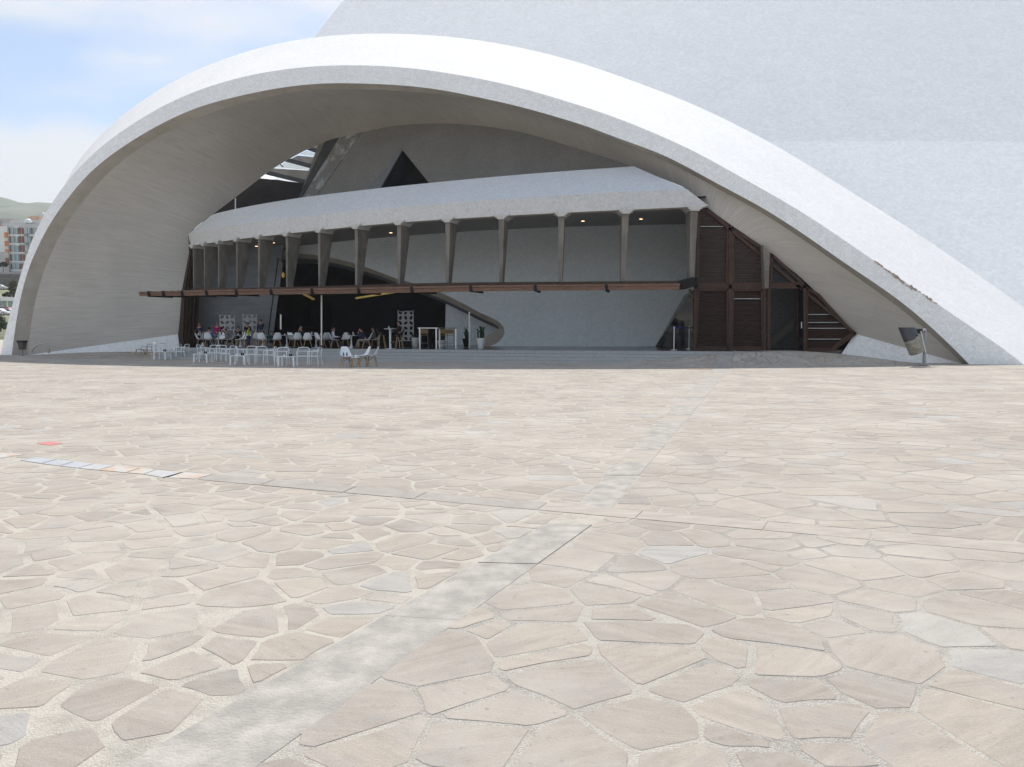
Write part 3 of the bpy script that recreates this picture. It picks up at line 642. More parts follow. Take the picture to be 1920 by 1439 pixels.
MB().grid([[Vector((10.1, 42.1, 8.3)), Vector((19.3, 42.1, 1.45)), Vector((22, 42.1, -.6))], [Vector((13.3, 56, 9.3)), Vector((24.5, 56, 2.4)), Vector((29, 56, -.6))]]).build('lobby_sun_baffle', M_DARKER, hall)  # unseen sheet added to keep sun from leaking in behind the shutters
# room behind door
pxpoly('lobby_back_wall', mat('lobby_wall_tile', (0.30, 0.31, 0.33), .7, .25, 8), [(1425, 525), (1525, 525), (1525, 662), (1425, 662)], 47, th=.1)
pxpoly('lobby_ramp', mat('lobby_ramp_concrete', (0.22, 0.205, 0.18), .8, .1, 3), [(1444, 636), (1497, 592), (1504, 592), (1504, 603), (1447, 650), (1444, 648)], 45, th=.4)
dleaf = pxpoly('door', M_GLASS, [(1496, 543), (1507, 541), (1507, 662), (1496, 658)], [42.6, 41.5, 41.5, 42.6], th=.06)
MB().tube([P(1503, 604, 41.55), P(1503, 616, 41.55)], .035, 6).build('handle', M_CHROME, dleaf)
for x in (1495, 1508): MB().bar(P(x, 541, 42.6 if x < 1500 else 41.4), P(x, 660, 42.6 if x < 1500 else 41.4), .1, .1).build('door_stile', M_FRAME, dleaf)
# glass beside the slanted wall edge
gp = pxpoly('smoked_glass_panel', M_GLASS, [(1284, 553), (1299, 545), (1301, 658), (1230, 648)], [48, 46, 46, 48], th=.03)
pxpoly('glass_room_back', mat('dark_stone_tile', (0.07, 0.07, 0.08), .5, .5, 6), [(1215, 530), (1320, 530), (1320, 665), (1215, 665)], 56, th=.1)
MB().bar(P(1293, 545, 45), P(1303, 562, 42), .15, .15).build('strut', M_OAK, hall)
# shop door pole in the opening
MB().tube([P(880, 585, 47), P(880, 651, 47)], .05, 6).build('steel_post', M_CHROME, hall)
# ---- dark room behind the opening
YR = 64.0
room = [('room_back_wall', M_DARK, [(300, 400), (1000, 400), (1000, 700), (300, 700)], YR)]
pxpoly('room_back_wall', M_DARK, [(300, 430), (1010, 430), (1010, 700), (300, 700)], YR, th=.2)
pxpoly('room_side_wall', M_MOS_IN, [(836, 556), (955, 556), (955, 652), (834, 652)], 57.5, th=.2)
pxpoly('blue_doorway', M_BLUE, [(733, 568), (766, 568), (765, 607), (733, 607)], YR - .3, th=.1)
pxpoly('red_panel', M_RED, [(682, 579), (711, 578), (710, 607), (682, 607)], YR - .3, th=.1)
pxpoly('red_slanted_post', M_RED, [(808, 560), (824, 562), (804, 607), (790, 607)], YR - 1, th=.3)
pxpoly('dark_doorway', M_DARKER, [(568, 576), (580, 576), (580, 612), (568, 612)], YR - .2, th=.1)
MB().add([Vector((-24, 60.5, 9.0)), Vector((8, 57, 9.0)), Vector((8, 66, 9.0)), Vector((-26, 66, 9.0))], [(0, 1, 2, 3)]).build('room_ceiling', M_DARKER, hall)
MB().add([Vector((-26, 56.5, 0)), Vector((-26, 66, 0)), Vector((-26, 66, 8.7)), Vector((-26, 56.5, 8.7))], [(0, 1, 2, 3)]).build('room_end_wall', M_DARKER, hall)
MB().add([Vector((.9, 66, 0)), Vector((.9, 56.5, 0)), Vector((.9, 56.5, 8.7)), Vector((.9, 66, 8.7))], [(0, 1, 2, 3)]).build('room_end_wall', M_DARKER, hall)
# white wall at the left, its deep shade put into the grey, with panel joint
gw = pxpoly('shade_grey_side_wall', M_GREY, [(330, 455), (533, 455), (527, 492), (505, 652), (330, 652)], [59.5, 56, 56, 56, 59.5], th=.3)
MB().bar(P(521.5, 484, 55.9), P(500, 650, 55.9), .07, .05).build('panel_joint', M_DARKER, gw)
MB().bar(P(527, 492, 55.8), P(506, 648, 55.8), .10, .3).build('wall_end', M_GREY, gw)
# timber boards, left end wall
bx = [(344, 357, 334.5), (349, 361, 340), (355, 365, 346), (361, 369, 353), (366, 373, 360), (372, 378, 367)]
for k in range(5):
    x0, x1 = 337 + k * 6.6, 337 + (k + 1) * 6.6 - .7
    tpx0, tpx1 = 356 + k * 3.8, 356 + (k + 1) * 3.8 - .5
    pts = [(tpx0, 466), (tpx1, 466), (x1 + 4, 545), (x1, 628), (x1 + 1.5 - k * .2, 653), (x0 + 3 - k * .5, 653), (x0 - 2 + .3 * k, 628), (x0 + 4, 545)]
    pxpoly('end_wall_board', M_FRAME if k % 2 else M_WOOD, pts, 55.6 + k * .3, th=.12)
# gold tubes under the ceiling of the room
for nm, a, b in (('gold_beam', P(668, 559.5, 50), P(738, 548.5, 46)), ('gold_beam', P(588, 561.5, 50), P(566, 549.5, 45.6))):
    MB().bar(a, b, .13, .10).build(nm, M_LAMPY, hall)
o = MB().lathe([(0.0, -.22), (.11, -.12), (.13, 0), (.09, .12), (.03, .2)], 12, P(531, 516, 55.6)).build('gold_lantern', M_LAMPY, hall, smooth=True)
# steel poles of the front glazing
for x, y0, y1 in ((603, 552, 630), (526.5, 590, 618)):
    MB().tube([P(x, y0, 45.5), P(x, y1, 45.5)], .05, 8).build('steel_post', M_CHROME, hall)
MB().tube([P(603, 630, 45.5), P(603, 648, 45.5)], .05, 8).build('steel_post', M_CHROME, hall)
# ================================================================== GROUND
def ground_mats():
    # mortar between the stones
    m = bpy.data.materials.new('mortar_bed'); m.use_nodes = True; t = m.node_tree; b = t.nodes['Principled BSDF']; b.inputs['Roughness'].default_value = 0.95; b.inputs['Specular IOR Level'].default_value = 0.1
    tcn = N(t, 'ShaderNodeTexCoord'); O = tcn.outputs['Object']
    n1 = N(t, 'ShaderNodeTexNoise', in_Scale=70.0, in_Detail=4.0, in_Roughness=0.7); L(t, O, n1.inputs['Vector'])
    n2 = N(t, 'ShaderNodeTexNoise', in_Scale=1.1, in_Detail=4.0); L(t, O, n2.inputs['Vector'])
    v = N(t, 'ShaderNodeTexVoronoi', feature='F1', in_Scale=105.0); L(t, O, v.inputs['Vector'])
    r1 = N(t, 'ShaderNodeValToRGB'); r1.color_ramp.elements[0].position = .32; r1.color_ramp.elements[1].position = .6
    r1.color_ramp.elements[0].color = (0.47, 0.43, 0.36, 1); r1.color_ramp.elements[1].color = (0.57, 0.53, 0.46, 1); L(t, n1.outputs['Fac'], r1.inputs[0])
    r2 = N(t, 'ShaderNodeValToRGB'); r2.color_ramp.elements[0].position = .1; r2.color_ramp.elements[1].position = .62
    r2.color_ramp.elements[0].color = (0.56, 0.53, 0.47, 1); r2.color_ramp.elements[1].color = (0.35, 0.33, 0.295, 1); L(t, v.outputs['Distance'], r2.inputs[0])
    # gravelly patches: mostly right of the near strip
    sp = N(t, 'ShaderNodeSeparateXYZ'); L(t, O, sp.inputs[0])
    g1 = N(t, 'ShaderNodeMath', operation='MULTIPLY_ADD', in_1=-0.46, ); L(t, sp.outputs['Y'], g1.inputs[0]); L(t, sp.outputs['X'], g1.inputs[2])
    g2 = N(t, 'ShaderNodeMapRange', interpolation_type='SMOOTHSTEP', in_1=-2.35, in_2=-2.2, in_3=0.38); L(t, g1.outputs[0], g2.inputs[0])
    g3 = N(t, 'ShaderNodeMapRange', in_1=.42, in_2=.60, in_3=0.55, in_4=0.95); L(t, n2.outputs['Fac'], g3.inputs[0])
    g4 = N(t, 'ShaderNodeMath', operation='MULTIPLY'); L(t, g2.outputs[0], g4.inputs[0]); L(t, g3.outputs[0], g4.inputs[1])
    mm = N(t, 'ShaderNodeMix', data_type='RGBA'); L(t, g4.outputs[0], mm.inputs['Factor']); L(t, r1.outputs[0], mm.inputs['A']); L(t, r2.outputs[0], mm.inputs['B'])
    n6 = N(t, 'ShaderNodeTexNoise', in_Scale=3.5, in_Detail=6.0, in_Roughness=0.7); L(t, O, n6.inputs['Vector'])
    m6 = N(t, 'ShaderNodeMapRange', in_1=.45, in_2=.68, in_3=1.0, in_4=.74); L(t, n6.outputs['Fac'], m6.inputs[0])
    s6 = N(t, 'ShaderNodeVectorMath', operation='SCALE'); L(t, mm.outputs['Result'], s6.inputs[0]); L(t, m6.outputs[0], s6.inputs['Scale'])
    L(t, s6.outputs[0], b.inputs['Base Color'])
    bp = N(t, 'ShaderNodeBump', in_Strength=0.55, in_Distance=0.009); L(t, v.outputs['Distance'], bp.inputs['Height']); bp.invert = True; L(t, bp.outputs[0], b.inputs['Normal'])
    # stones
    s = bpy.data.materials.new('flagstone'); s.use_nodes = True; t = s.node_tree; b = t.nodes['Principled BSDF']; b.inputs['Roughness'].default_value = 0.85; b.inputs['Specular IOR Level'].default_value = 0.2
    tcn = N(t, 'ShaderNodeTexCoord'); O = tcn.outputs['Object']
    at = N(t, 'ShaderNodeAttribute', attribute_name='tint'); sp = N(t, 'ShaderNodeSeparateXYZ'); L(t, at.outputs['Vector'], sp.inputs[0])
    r1 = N(t, 'ShaderNodeValToRGB'); e = r1.color_ramp.elements; e[0].position = 0; e[0].color = (0.34, 0.31, 0.275, 1); e[1].position = 1; e[1].color = (0.53, 0.50, 0.44, 1)
    for p_, c_ in ((.10, (0.36, 0.32, 0.275)), (.40, (0.405, 0.36, 0.31)), (.72, (0.45, 0.395, 0.335)), (.86, (0.41, 0.395, 0.37))): k = e.new(p_); k.color = (*c_, 1)
    L(t, sp.outputs[0], r1.inputs[0])
    # grain drifts in direction from stone to stone
    off = N(t, 'ShaderNodeVectorMath', operation='SCALE'); L(t, at.outputs['Vector'], off.inputs[0]); off.inputs['Scale'].default_value = 37.0
    adv = N(t, 'ShaderNodeVectorMath', operation='ADD'); L(t, O, adv.inputs[0]); L(t, off.outputs[0], adv.inputs[1])
    rot = N(t, 'ShaderNodeMath', operation='MULTIPLY_ADD', in_1=1.6, in_2=-0.8); L(t, sp.outputs[1], rot.inputs[0])
    vr = N(t, 'ShaderNodeVectorRotate', rotation_type='Z_AXIS'); L(t, adv.outputs[0], vr.inputs['Vector']); L(t, rot.outputs[0], vr.inputs['Angle'])
    mp1 = N(t, 'ShaderNodeMapping'); mp1.inputs['Scale'].default_value = (1.3, 7.0, 1); L(t, vr.outputs[0], mp1.inputs[0])
    n1 = N(t, 'ShaderNodeTexNoise', in_Scale=1.5, in_Detail=9.0, in_Roughness=0.7, in_Distortion=0.5); L(t, mp1.outputs[0], n1.inputs['Vector'])
    m1 = N(t, 'ShaderNodeMapRange', in_1=.28, in_2=.72, in_3=.84, in_4=1.15); L(t, n1.outputs['Fac'], m1.inputs[0])
    n2 = N(t, 'ShaderNodeTexNoise', in_Scale=130.0, in_Detail=3.0, in_Roughness=0.7); L(t, O, n2.inputs['Vector'])
    m2 = N(t, 'ShaderNodeMapRange', in_1=.3, in_2=.7, in_3=.90, in_4=1.09); L(t, n2.outputs['Fac'], m2.inputs[0])
    a = N(t, 'ShaderNodeMath', operation='MULTIPLY'); L(t, m1.outputs[0], a.inputs[0]); L(t, m2.outputs[0], a.inputs[1])
    sc = N(t, 'ShaderNodeVectorMath', operation='SCALE'); L(t, r1.outputs[0], sc.inputs[0]); L(t, a.outputs[0], sc.inputs['Scale'])
    # worn grey and pale blotches
    n3 = N(t, 'ShaderNodeTexNoise', in_Scale=3.2, in_Detail=8.0, in_Roughness=0.72); L(t, adv.outputs[0], n3.inputs['Vector'])
    r3 = N(t, 'ShaderNodeMapRange', in_1=.50, in_2=.74, in_3=0.0, in_4=.85); L(t, n3.outputs['Fac'], r3.inputs[0])
    mx1 = N(t, 'ShaderNodeMix', data_type='RGBA'); L(t, r3.outputs[0], mx1.inputs['Factor']); L(t, sc.outputs[0], mx1.inputs['A']); mx1.inputs['B'].default_value = (0.37, 0.355, 0.335, 1)
    n4 = N(t, 'ShaderNodeTexNoise', in_Scale=0.55, in_Detail=7.0, in_Roughness=0.65); L(t, O, n4.inputs['Vector'])
    r4 = N(t, 'ShaderNodeMapRange', in_1=.46, in_2=.70, in_3=0.0, in_4=.75); L(t, n4.outputs['Fac'], r4.inputs[0])
    mx2 = N(t, 'ShaderNodeMix', data_type='RGBA'); L(t, r4.outputs[0], mx2.inputs['Factor']); L(t, mx1.outputs['Result'], mx2.inputs['A']); mx2.inputs['B'].default_value = (0.55, 0.515, 0.45, 1)
    # little pits and flecks
    n5 = N(t, 'ShaderNodeTexNoise', in_Scale=24.0, in_Detail=2.0); L(t, adv.outputs[0], n5.inputs['Vector'])
    r5 = N(t, 'ShaderNodeMapRange', in_1=.68, in_2=.74, in_3=0.0, in_4=.5); L(t, n5.outputs['Fac'], r5.inputs[0])
    mx3 = N(t, 'ShaderNodeMix', data_type='RGBA'); L(t, r5.outputs[0], mx3.inputs['Factor']); L(t, mx2.outputs['Result'], mx3.inputs['A']); mx3.inputs['B'].default_value = (0.25, 0.24, 0.23, 1)
    L(t, mx3.outputs['Result'], b.inputs['Base Color'])
    ba = N(t, 'ShaderNodeMath', operation='ADD'); L(t, n1.outputs['Fac'], ba.inputs[0]); L(t, n2.outputs['Fac'], ba.inputs[1])
    bp = N(t, 'ShaderNodeBump', in_Strength=0.6, in_Distance=0.012); L(t, ba.outputs[0], bp.inputs['Height']); L(t, bp.outputs[0], b.inputs['Normal'])
    return m, s
M_MORT, M_STONE = ground_mats()
M_STRIP = mat('worn_concrete_strip', (0.47, 0.44, 0.39), 0.9, 0.3, 5.0, bump=0.5, bscale=60, col2=(0.335, 0.315, 0.285), detail=10, lo=.40, hi=.66)
M_CURB = mat('sandstone_slab', (0.42, 0.38, 0.33), 0.85, 0.14, 3.5, bump=0.3, bscale=50, stretch=(1, 3, 1), detail=8)
M_CURBG = mat('grey_slab', (0.36, 0.335, 0.295), 0.85, 0.12, 3.5, bump=0.3, bscale=50, detail=8)
M_PLW = mat('pale_blue_painted_plate', (0.43, 0.44, 0.455), 0.7, 0.1, 3)
M_PLG = mat('grey_painted_plate', (0.45, 0.45, 0.435), 0.7, 0.12, 3)
M_PLO = mat('rust_blotched_plate', (0.48, 0.46, 0.42), 0.7, 0.1, 5.5, col2=(0.50, 0.36, 0.26), lo=.42, hi=.52)
M_PLR = mat('faded_red_plate', (0.56, 0.20, 0.18), 0.6, 0.1, 3)
M_SCREEN = mat('grey_white_lacquer', (.42, .43, .44), .5, .1, 4)
M_RUST = mat('rusty_cover', (0.36, 0.27, 0.20), 0.8, 0.3, 5)
far = MB().add([(-4000, -300, -0.06), (4000, -300, -0.06), (4000, 6000, -0.06), (-4000, 6000, -0.06)], [(0, 1, 2, 3)]).build('ground', mat('far_ground', (0.27, 0.25, 0.22), 0.9, .15, .05)); tag(far, 'dusty beige ground reaching beyond the paving', kind='structure')
xs = [-130, -90, -70, -55, -45] + [-42 + i * .6 for i in range(int(78 / .6) + 1)] + [40, 50, 70, 90, 120]
ys = [-12, -4, 1.5] + [2.5 + i * 1.0 for i in range(24)] + [27 + i * .6 for i in range(int(38 / .6) + 1)] + [70, 90, 120, 149.5]
plaza = MB().grid([[Vector((x, y, gh(x, y) - 0.03 * min(1, gh(x, y) * 12))) for x in xs] for y in ys]).build('paving', M_MORT, smooth=True, recalc=False)
tag(plaza, 'broad plaza of irregular sandy flagstones set in pale mortar', kind='structure')
class HP:   # half plane in plan: keep left of a->b
    def __init__(s, a, b, keep):
        s.a = Vector((a.x, a.y)); d = Vector((b.x - a.x, b.y - a.y)).normalized(); s.n = Vector((-d.y, d.x))
        if (Vector((keep[0], keep[1])) - s.a).dot(s.n) < 0: s.n = -s.n
    def d(s, p): return (Vector((p[0], p[1])) - s.a).dot(s.n)
def clip_hp(poly_, n, c):
    """keep points with p.n >= c"""
    out = []; m = len(poly_)
    for i in range(m):
        a = poly_[i]; b = poly_[(i + 1) % m]; da = a[0] * n[0] + a[1] * n[1] - c; db = b[0] * n[0] + b[1] * n[1] - c
        if da >= 0: out.append(a)
        if (da >= 0) != (db >= 0): t = da / (da - db); out.append((a[0] + (b[0] - a[0]) * t, a[1] + (b[1] - a[1]) * t))
    return out
LB = (GZ(370, 900), GZ(1905, 1037)); LT = (GZ(400, 890), GZ(1900, 1018))
NL = (GZ(440, 1310), GZ(1020, 985)); NRr = (GZ(650, 1310), GZ(1110, 985))
FLn = (GZ(1075, 955), GZ(1260, 767)); FRn = (GZ(1145, 955), GZ(1305, 767))
regs = [   # half planes, cell size, gap range
    ('nl', [HP(*LB, (0, 0)), HP(*NL, (-10, 3))], (.46, .245), (.02, .075)),
    ('nr', [HP(*LB, (0, 0)), HP(*NRr, (10, 3))], (.52, .30), (.012, .045)),
    ('fl', [HP(*LT, (0, 50)), HP(*FLn, (-10, 20))], (.50, .32), (.02, .06)),
    ('fr', [HP(*LT, (0, 50)), HP(*FRn, (20, 20))], (.60, .34), (.008, .04))]
rs = random.Random(11); stones = []
PALE = HP(GZ(0, 826), GZ(360, 781), (0, 0)); PALE2 = HP(GZ(0, 812), GZ(360, 773), (0, 60))
for rname, hps, (sx, sy), (g0, g1) in regs:
    ylo, yhi = (2.0, 11.0) if rname[0] == 'n' else (4.5, 50.0)
    ny = int((yhi - ylo) / sy) + 3; grid = {}
    xmax = .70 * yhi + 3
    for j in range(-1, ny):
        y = ylo + j * sy; xl = .70 * max(y, 2) + 2.5; i0 = int(-xl / sx) - 2
        for i in range(i0, -i0 + 1):
            x = (i + .5 * (j % 2)) * sx
            grid[(i, j)] = (x + rs.uniform(-.48, .48) * sx, y + rs.uniform(-.48, .48) * sy, rs.uniform(-.5, .5) * sx * sy * .5)
    for (i, j), (x, y, wgt) in grid.items():
        if y > 27:
            qd = (Vector((x, y, 0)) - Vector((FE1.x, FE1.y, 0))).dot(fn)
            if qd < -1.5 or (Vector((x, y, 0)) - Vector((FL.x, FL.y, 0))).dot(arch_n) < -9: continue
        if min(h.d((x, y)) for h in hps) < -1.0: continue
        cell = [(x - 2, y - 2), (x + 2, y - 2), (x + 2, y + 2), (x - 2, y + 2)]; gap = rs.uniform(g0, g1)
        for dj in (-2, -1, 0, 1, 2):
            for di in (-2, -1, 0, 1, 2):
                if di == 0 and dj == 0: continue
                o = grid.get((i + di, j + dj))
                if not o: continue
                dx, dy = x - o[0], y - o[1]; dd = math.hypot(dx, dy)
                if dd > 1.9 or dd < 1e-6: continue
                # power bisector
                tt = .5 - (wgt - o[2]) / (2 * dd * dd)
                tt = max(.22, min(.78, tt)); mxp = (o[0] + dx * tt, o[1] + dy * tt); n_ = (dx / dd, dy / dd)
                cell = clip_hp(cell, n_, mxp[0] * n_[0] + mxp[1] * n_[1] + gap / 2)
                if len(cell) < 3: break
            if len(cell) < 3: break
        for h in hps:
            if len(cell) >= 3: cell = clip_hp(cell, h.n, h.a.dot(h.n) + .006)
        if len(cell) < 3: continue
        ar = abs(sum(cell[k][0] * cell[(k + 1) % len(cell)][1] - cell[(k + 1) % len(cell)][0] * cell[k][1] for k in range(len(cell)))) / 2
        per = sum(math.hypot(cell[k][0] - cell[k - 1][0], cell[k][1] - cell[k - 1][1]) for k in range(len(cell)))
        if ar < .012 or ar / per < .030: continue
        cxm = sum(p[0] for p in cell) / len(cell); cym = sum(p[1] for p in cell) / len(cell)
        if cym < 2.0 or abs(cxm) > .70 * cym + 2.2: continue
        stones.append((rname, cell, ar, cxm, cym))
def jitter_poly(cell, near):
    # drop near-double corners, cut sharp corners, add mid points, roughen
    cl = [p for k, p in enumerate(cell) if math.hypot(p[0] - cell[k - 1][0], p[1] - cell[k - 1][1]) > .035]
    if len(cl) < 3: cl = list(cell)
    m = len(cl); cut = []
    for i in range(m):
        a, b, c = cl[i - 1], cl[i], cl[(i + 1) % m]; u = (a[0] - b[0], a[1] - b[1]); v = (c[0] - b[0], c[1] - b[1]); lu, lv = math.hypot(*u) + 1e-9, math.hypot(*v) + 1e-9
        an = math.acos(max(-1, min(1, (u[0] * v[0] + u[1] * v[1]) / lu / lv))); base = rs.uniform(.006, .03) if an > 1.2 else (.05 if an > .75 else .13)
        cut.append(min(base, .30 * min(lu, lv)))
    out = []
    for i in range(m):
        a, b = cl[i], cl[(i + 1) % m]; ln = math.hypot(b[0] - a[0], b[1] - a[1]) + 1e-9; t0 = cut[i] / ln; t1 = 1 - cut[(i + 1) % m] / ln
        for t in ((t0, .5, t1) if (near and ln > .2) else (t0, t1)): out.append((a[0] + (b[0] - a[0]) * t, a[1] + (b[1] - a[1]) * t))
    am = .010 if near else .006; res_ = []
    for k, p in enumerate(out):
        d_ = min(math.hypot(p[0] - out[k - 1][0], p[1] - out[k - 1][1]), math.hypot(p[0] - out[(k + 1) % len(out)][0], p[1] - out[(k + 1) % len(out)][1])); q_ = min(am, d_ * .3)
        res_.append((p[0] + rs.uniform(-q_, q_), p[1] + rs.uniform(-q_, q_)))
    return res_
def visible_px(s):
    _, cell, ar, x, y = s
    if y < 2.6 or abs(x) > .665 * y: return ar / (y ** 3) * .15 * (1 if y > 2.3 else 0)
    return ar / (y ** 3)
stones.sort(key=visible_px, reverse=True)
def stone_geo(mb, tints, s, near, z0=0.0):
    rname, cell, ar, x, y = s; pg = jitter_poly(cell, near); n = len(pg)
    if sum(pg[k][0] * pg[(k + 1) % n][1] - pg[(k + 1) % n][0] * pg[k][1] for k in range(n)) < 0: pg = pg[::-1]
    hh = rs.uniform(.0015, .004) + z0
    def ins(p, k_):
        d_ = math.hypot(p[0] - x, p[1] - y) + 1e-6; return (p[0] - (p[0] - x) / d_ * k_, p[1] - (p[1] - y) / d_ * k_)
    tp = [Vector((*ins(p, .007), gh(*p) + hh)) for p in pg]; bt = [Vector((*ins(p, -.004), gh(*p) - (.04 if gh(*p) > 0 else .006))) for p in pg]
    mb.add(tp + bt, [tuple(range(n))] + [(k + n, (k + 1) % n + n, (k + 1) % n, k) for k in range(n)])
    v = min(.8, max(.05, rs.gauss(.46, .15)))
    if rs.random() < .04: v = rs.choice([.02, .84, .88])
    if PALE.d((x, y)) * PALE2.d((x, y)) > 0 and PALE.d((x, y)) > 0 and x < -2: v = rs.uniform(.84, .97)
    tints += [(v, rs.random(), rs.random(), 1)] * (2 * n)
def put_tint(me, tints):
    a = me.color_attributes.new('tint', 'FLOAT_COLOR', 'POINT'); a.data.foreach_set('color', [c for t_ in tints for c in t_])
for s in stones[:300]:
    mb = MB(); tt = []; stone_geo(mb, tt, s, True); o = mb.build('flagstone', M_STONE, plaza, recalc=False); put_tint(o.data, tt)
mb = MB(); tt = []
for s in stones[300:]: stone_geo(mb, tt, s, s[4] < 16)
o = mb.build('flagstones', M_STONE, plaza, recalc=False); put_tint(o.data, tt); o['kind'] = 'stuff'
print('stones', len(stones))
# straight rows of slabs
def slab_row(a0, a1, b0, b1, lens, mats_, name, over0=0.0, over1=0.0, dz=.012, gap=.008):
    a0, a1, b0, b1 = (Vector((p.x, p.y, 0)) for p in (a0, a1, b0, b1)); da = a1 - a0; db = b1 - b0; tot = da.length; t = -over0; i = 0
    while t < 1 + over1:
        ln = lens[i % len(lens)] * rs.uniform(.9, 1.1); t1 = min(t + ln / tot, 1 + over1)
        g = gap / tot; z = rs.uniform(-.002, .003) + dz
        q4 = [a0 + da * (t + g), a0 + da * (t1 - g), b0 + db * (t1 - g), b0 + db * (t + g)]
        for p in q4: p.z = gh(p.x, p.y)
        mm = mats_(t, t1) if callable(mats_) else mats_
        MB().prism([p + Vector((0, 0, -.03)) for p in q4], Vector((0, 0, .03 + z))).build(name, mm, plaza)
        t = t1; i += 1
slab_row(GZ(350, 1368), NL[1], GZ(540, 1395), NRr[1], [1.5, 1.9, 1.2], M_STRIP, 'strip_slab', over0=.5, dz=.0045, gap=.0015)
slab_row(FLn[0], FLn[1], FRn[0], FRn[1], [1.1, .8, 1.0], lambda t, t1: rs.choice([M_STRIP, M_STRIP, M_CURB]), 'strip_slab', over1=2.6, dz=.003)
slab_row(LB[0], LB[1], LT[0], LT[1], [.95, 1.1, .8, 1.25], lambda t, t1: M_CURBG if t < .42 else M_CURB, 'curb_slab', over1=.5, dz=.004)
# plates let into the joint line at the left
def plate(pts, m, label, dz=.007):
    p3 = [GZ(x, y) for x, y in pts]; o = MB().prism([p + Vector((0, 0, -.01)) for p in p3], Vector((0, 0, dz + .01))).build('channel_plate', m, plaza); o['label'] = label
plate([(70, 858.5), (106, 862.5), (77, 870), (38, 863.5)], M_PLW, 'pale blue painted plate')
plate([(108, 862.8), (138, 866.5), (111, 874.5), (79, 870.3)], M_PLW, 'pale blue painted plate')
plate([(140, 866.8), (176, 870.5), (146, 878.5), (113, 875)], M_PLW, 'pale blue painted plate')
plate([(178, 870.8), (214, 873.5), (184, 882.5), (148, 879)], M_PLG, 'grey painted plate')
plate([(216, 873.7), (262, 878.5), (236, 887), (186, 882.7)], M_PLO, 'white plate blotched with rust')
plate([(264, 878.8), (292, 882), (268, 890), (238, 887.3)], M_PLO, 'white plate blotched with rust')
plate([(294, 882.3), (340, 886.5), (307, 896.5), (270, 890.3)], M_PLG, 'grey painted plate')
plate([(344, 887), (398, 890.5), (366, 899), (314, 896.8)], M_PLO, 'white and rust orange plate')
plate([(0, 849.5), (46, 853), (0, 860), (-30, 856)], M_PLO, 'white and rust orange plate')
plate([(92, 829), (117, 832.5), (93, 836), (68, 832.3)], M_PLR, 'faded red square plate')
o = MB().bar(GZ(342, 887.2) + Vector((0, 0, .004)), GZ(306, 897) + Vector((0, 0, .004)), .02, .01).build('channel_slot', M_DARKER, plaza)
for x0, x1, y in ((396, 430, 693.5), (1289, 1336, 693)):
    c = GZ((x0 + x1) / 2, y); o = MB().lathe([((x1 - x0) / 2 * c.y / FPX, -.02), ((x1 - x0) / 2 * c.y / FPX, .012)], 20, (c.x, c.y, gh(c.x, c.y))).build('manhole_cover', M_RUST, plaza); o['label'] = 'rusty round manhole cover'
# ================================================================== TERRACE PLATFORM
terr = tag(empty('terrace', (0, 0, 0)), 'raised grey granite terrace with steps in front of the cafe', kind='structure')
TL, TR_ = -0.4, FLEN + 0.6
deck = [fe(TL, -.05, PH - .012), fe(TR_, -.05, PH - .012), Vector((fe(TR_).x, 42.1, PH - .012)), Vector((18.0, 42.1, PH - .012)), Vector((19.0, 70, PH - .012)), Vector((-34, 70, PH - .012)), fe(TL, -14, PH - .012)]
MB().prism([p + Vector((0, 0, -.5)) for p in deck], Vector((0, 0, .5))).build('deck_floor', M_FLOOR, terr)
tread = .70
for lvl in range(4):
    q0, q1 = lvl * tread, (lvl + 1) * tread; z1 = PH - lvl * .155; t = TL + .0
    q1 = lvl * tread
    q0 = q1 - tread - .1
    j = 0
    while t < TR_:
        ln = 1.55 + .25 * ((j * 7 + lvl * 3) % 4) / 4; t1 = min(t + ln, TR_)
        a, b = fe(t + .006, q1, 0), fe(t1 - .006, q1, 0); c_, d_ = fe(t1 - .006, q0, 0), fe(t + .006, q0, 0)
        MB().prism([v + Vector((0, 0, z1 - .152)) for v in (a, b, c_, d_)], Vector((0, 0, .152 + rs.uniform(-.002, .002)))).build('step_slab', M_STEP, terr)
        t = t1; j += 1
for lvl in range(1, 4):
    MB().prism([fe(TL + .02, lvl * tread - .03, -.3), fe(TR_ - .02, lvl * tread - .03, -.3), fe(TR_ - .02, -.5, -.3), fe(TL + .02, -.5, -.3)], Vector((0, 0, .3 + PH - .155 - lvl * .155 + .001))).build('step_core', M_DARK, terr)
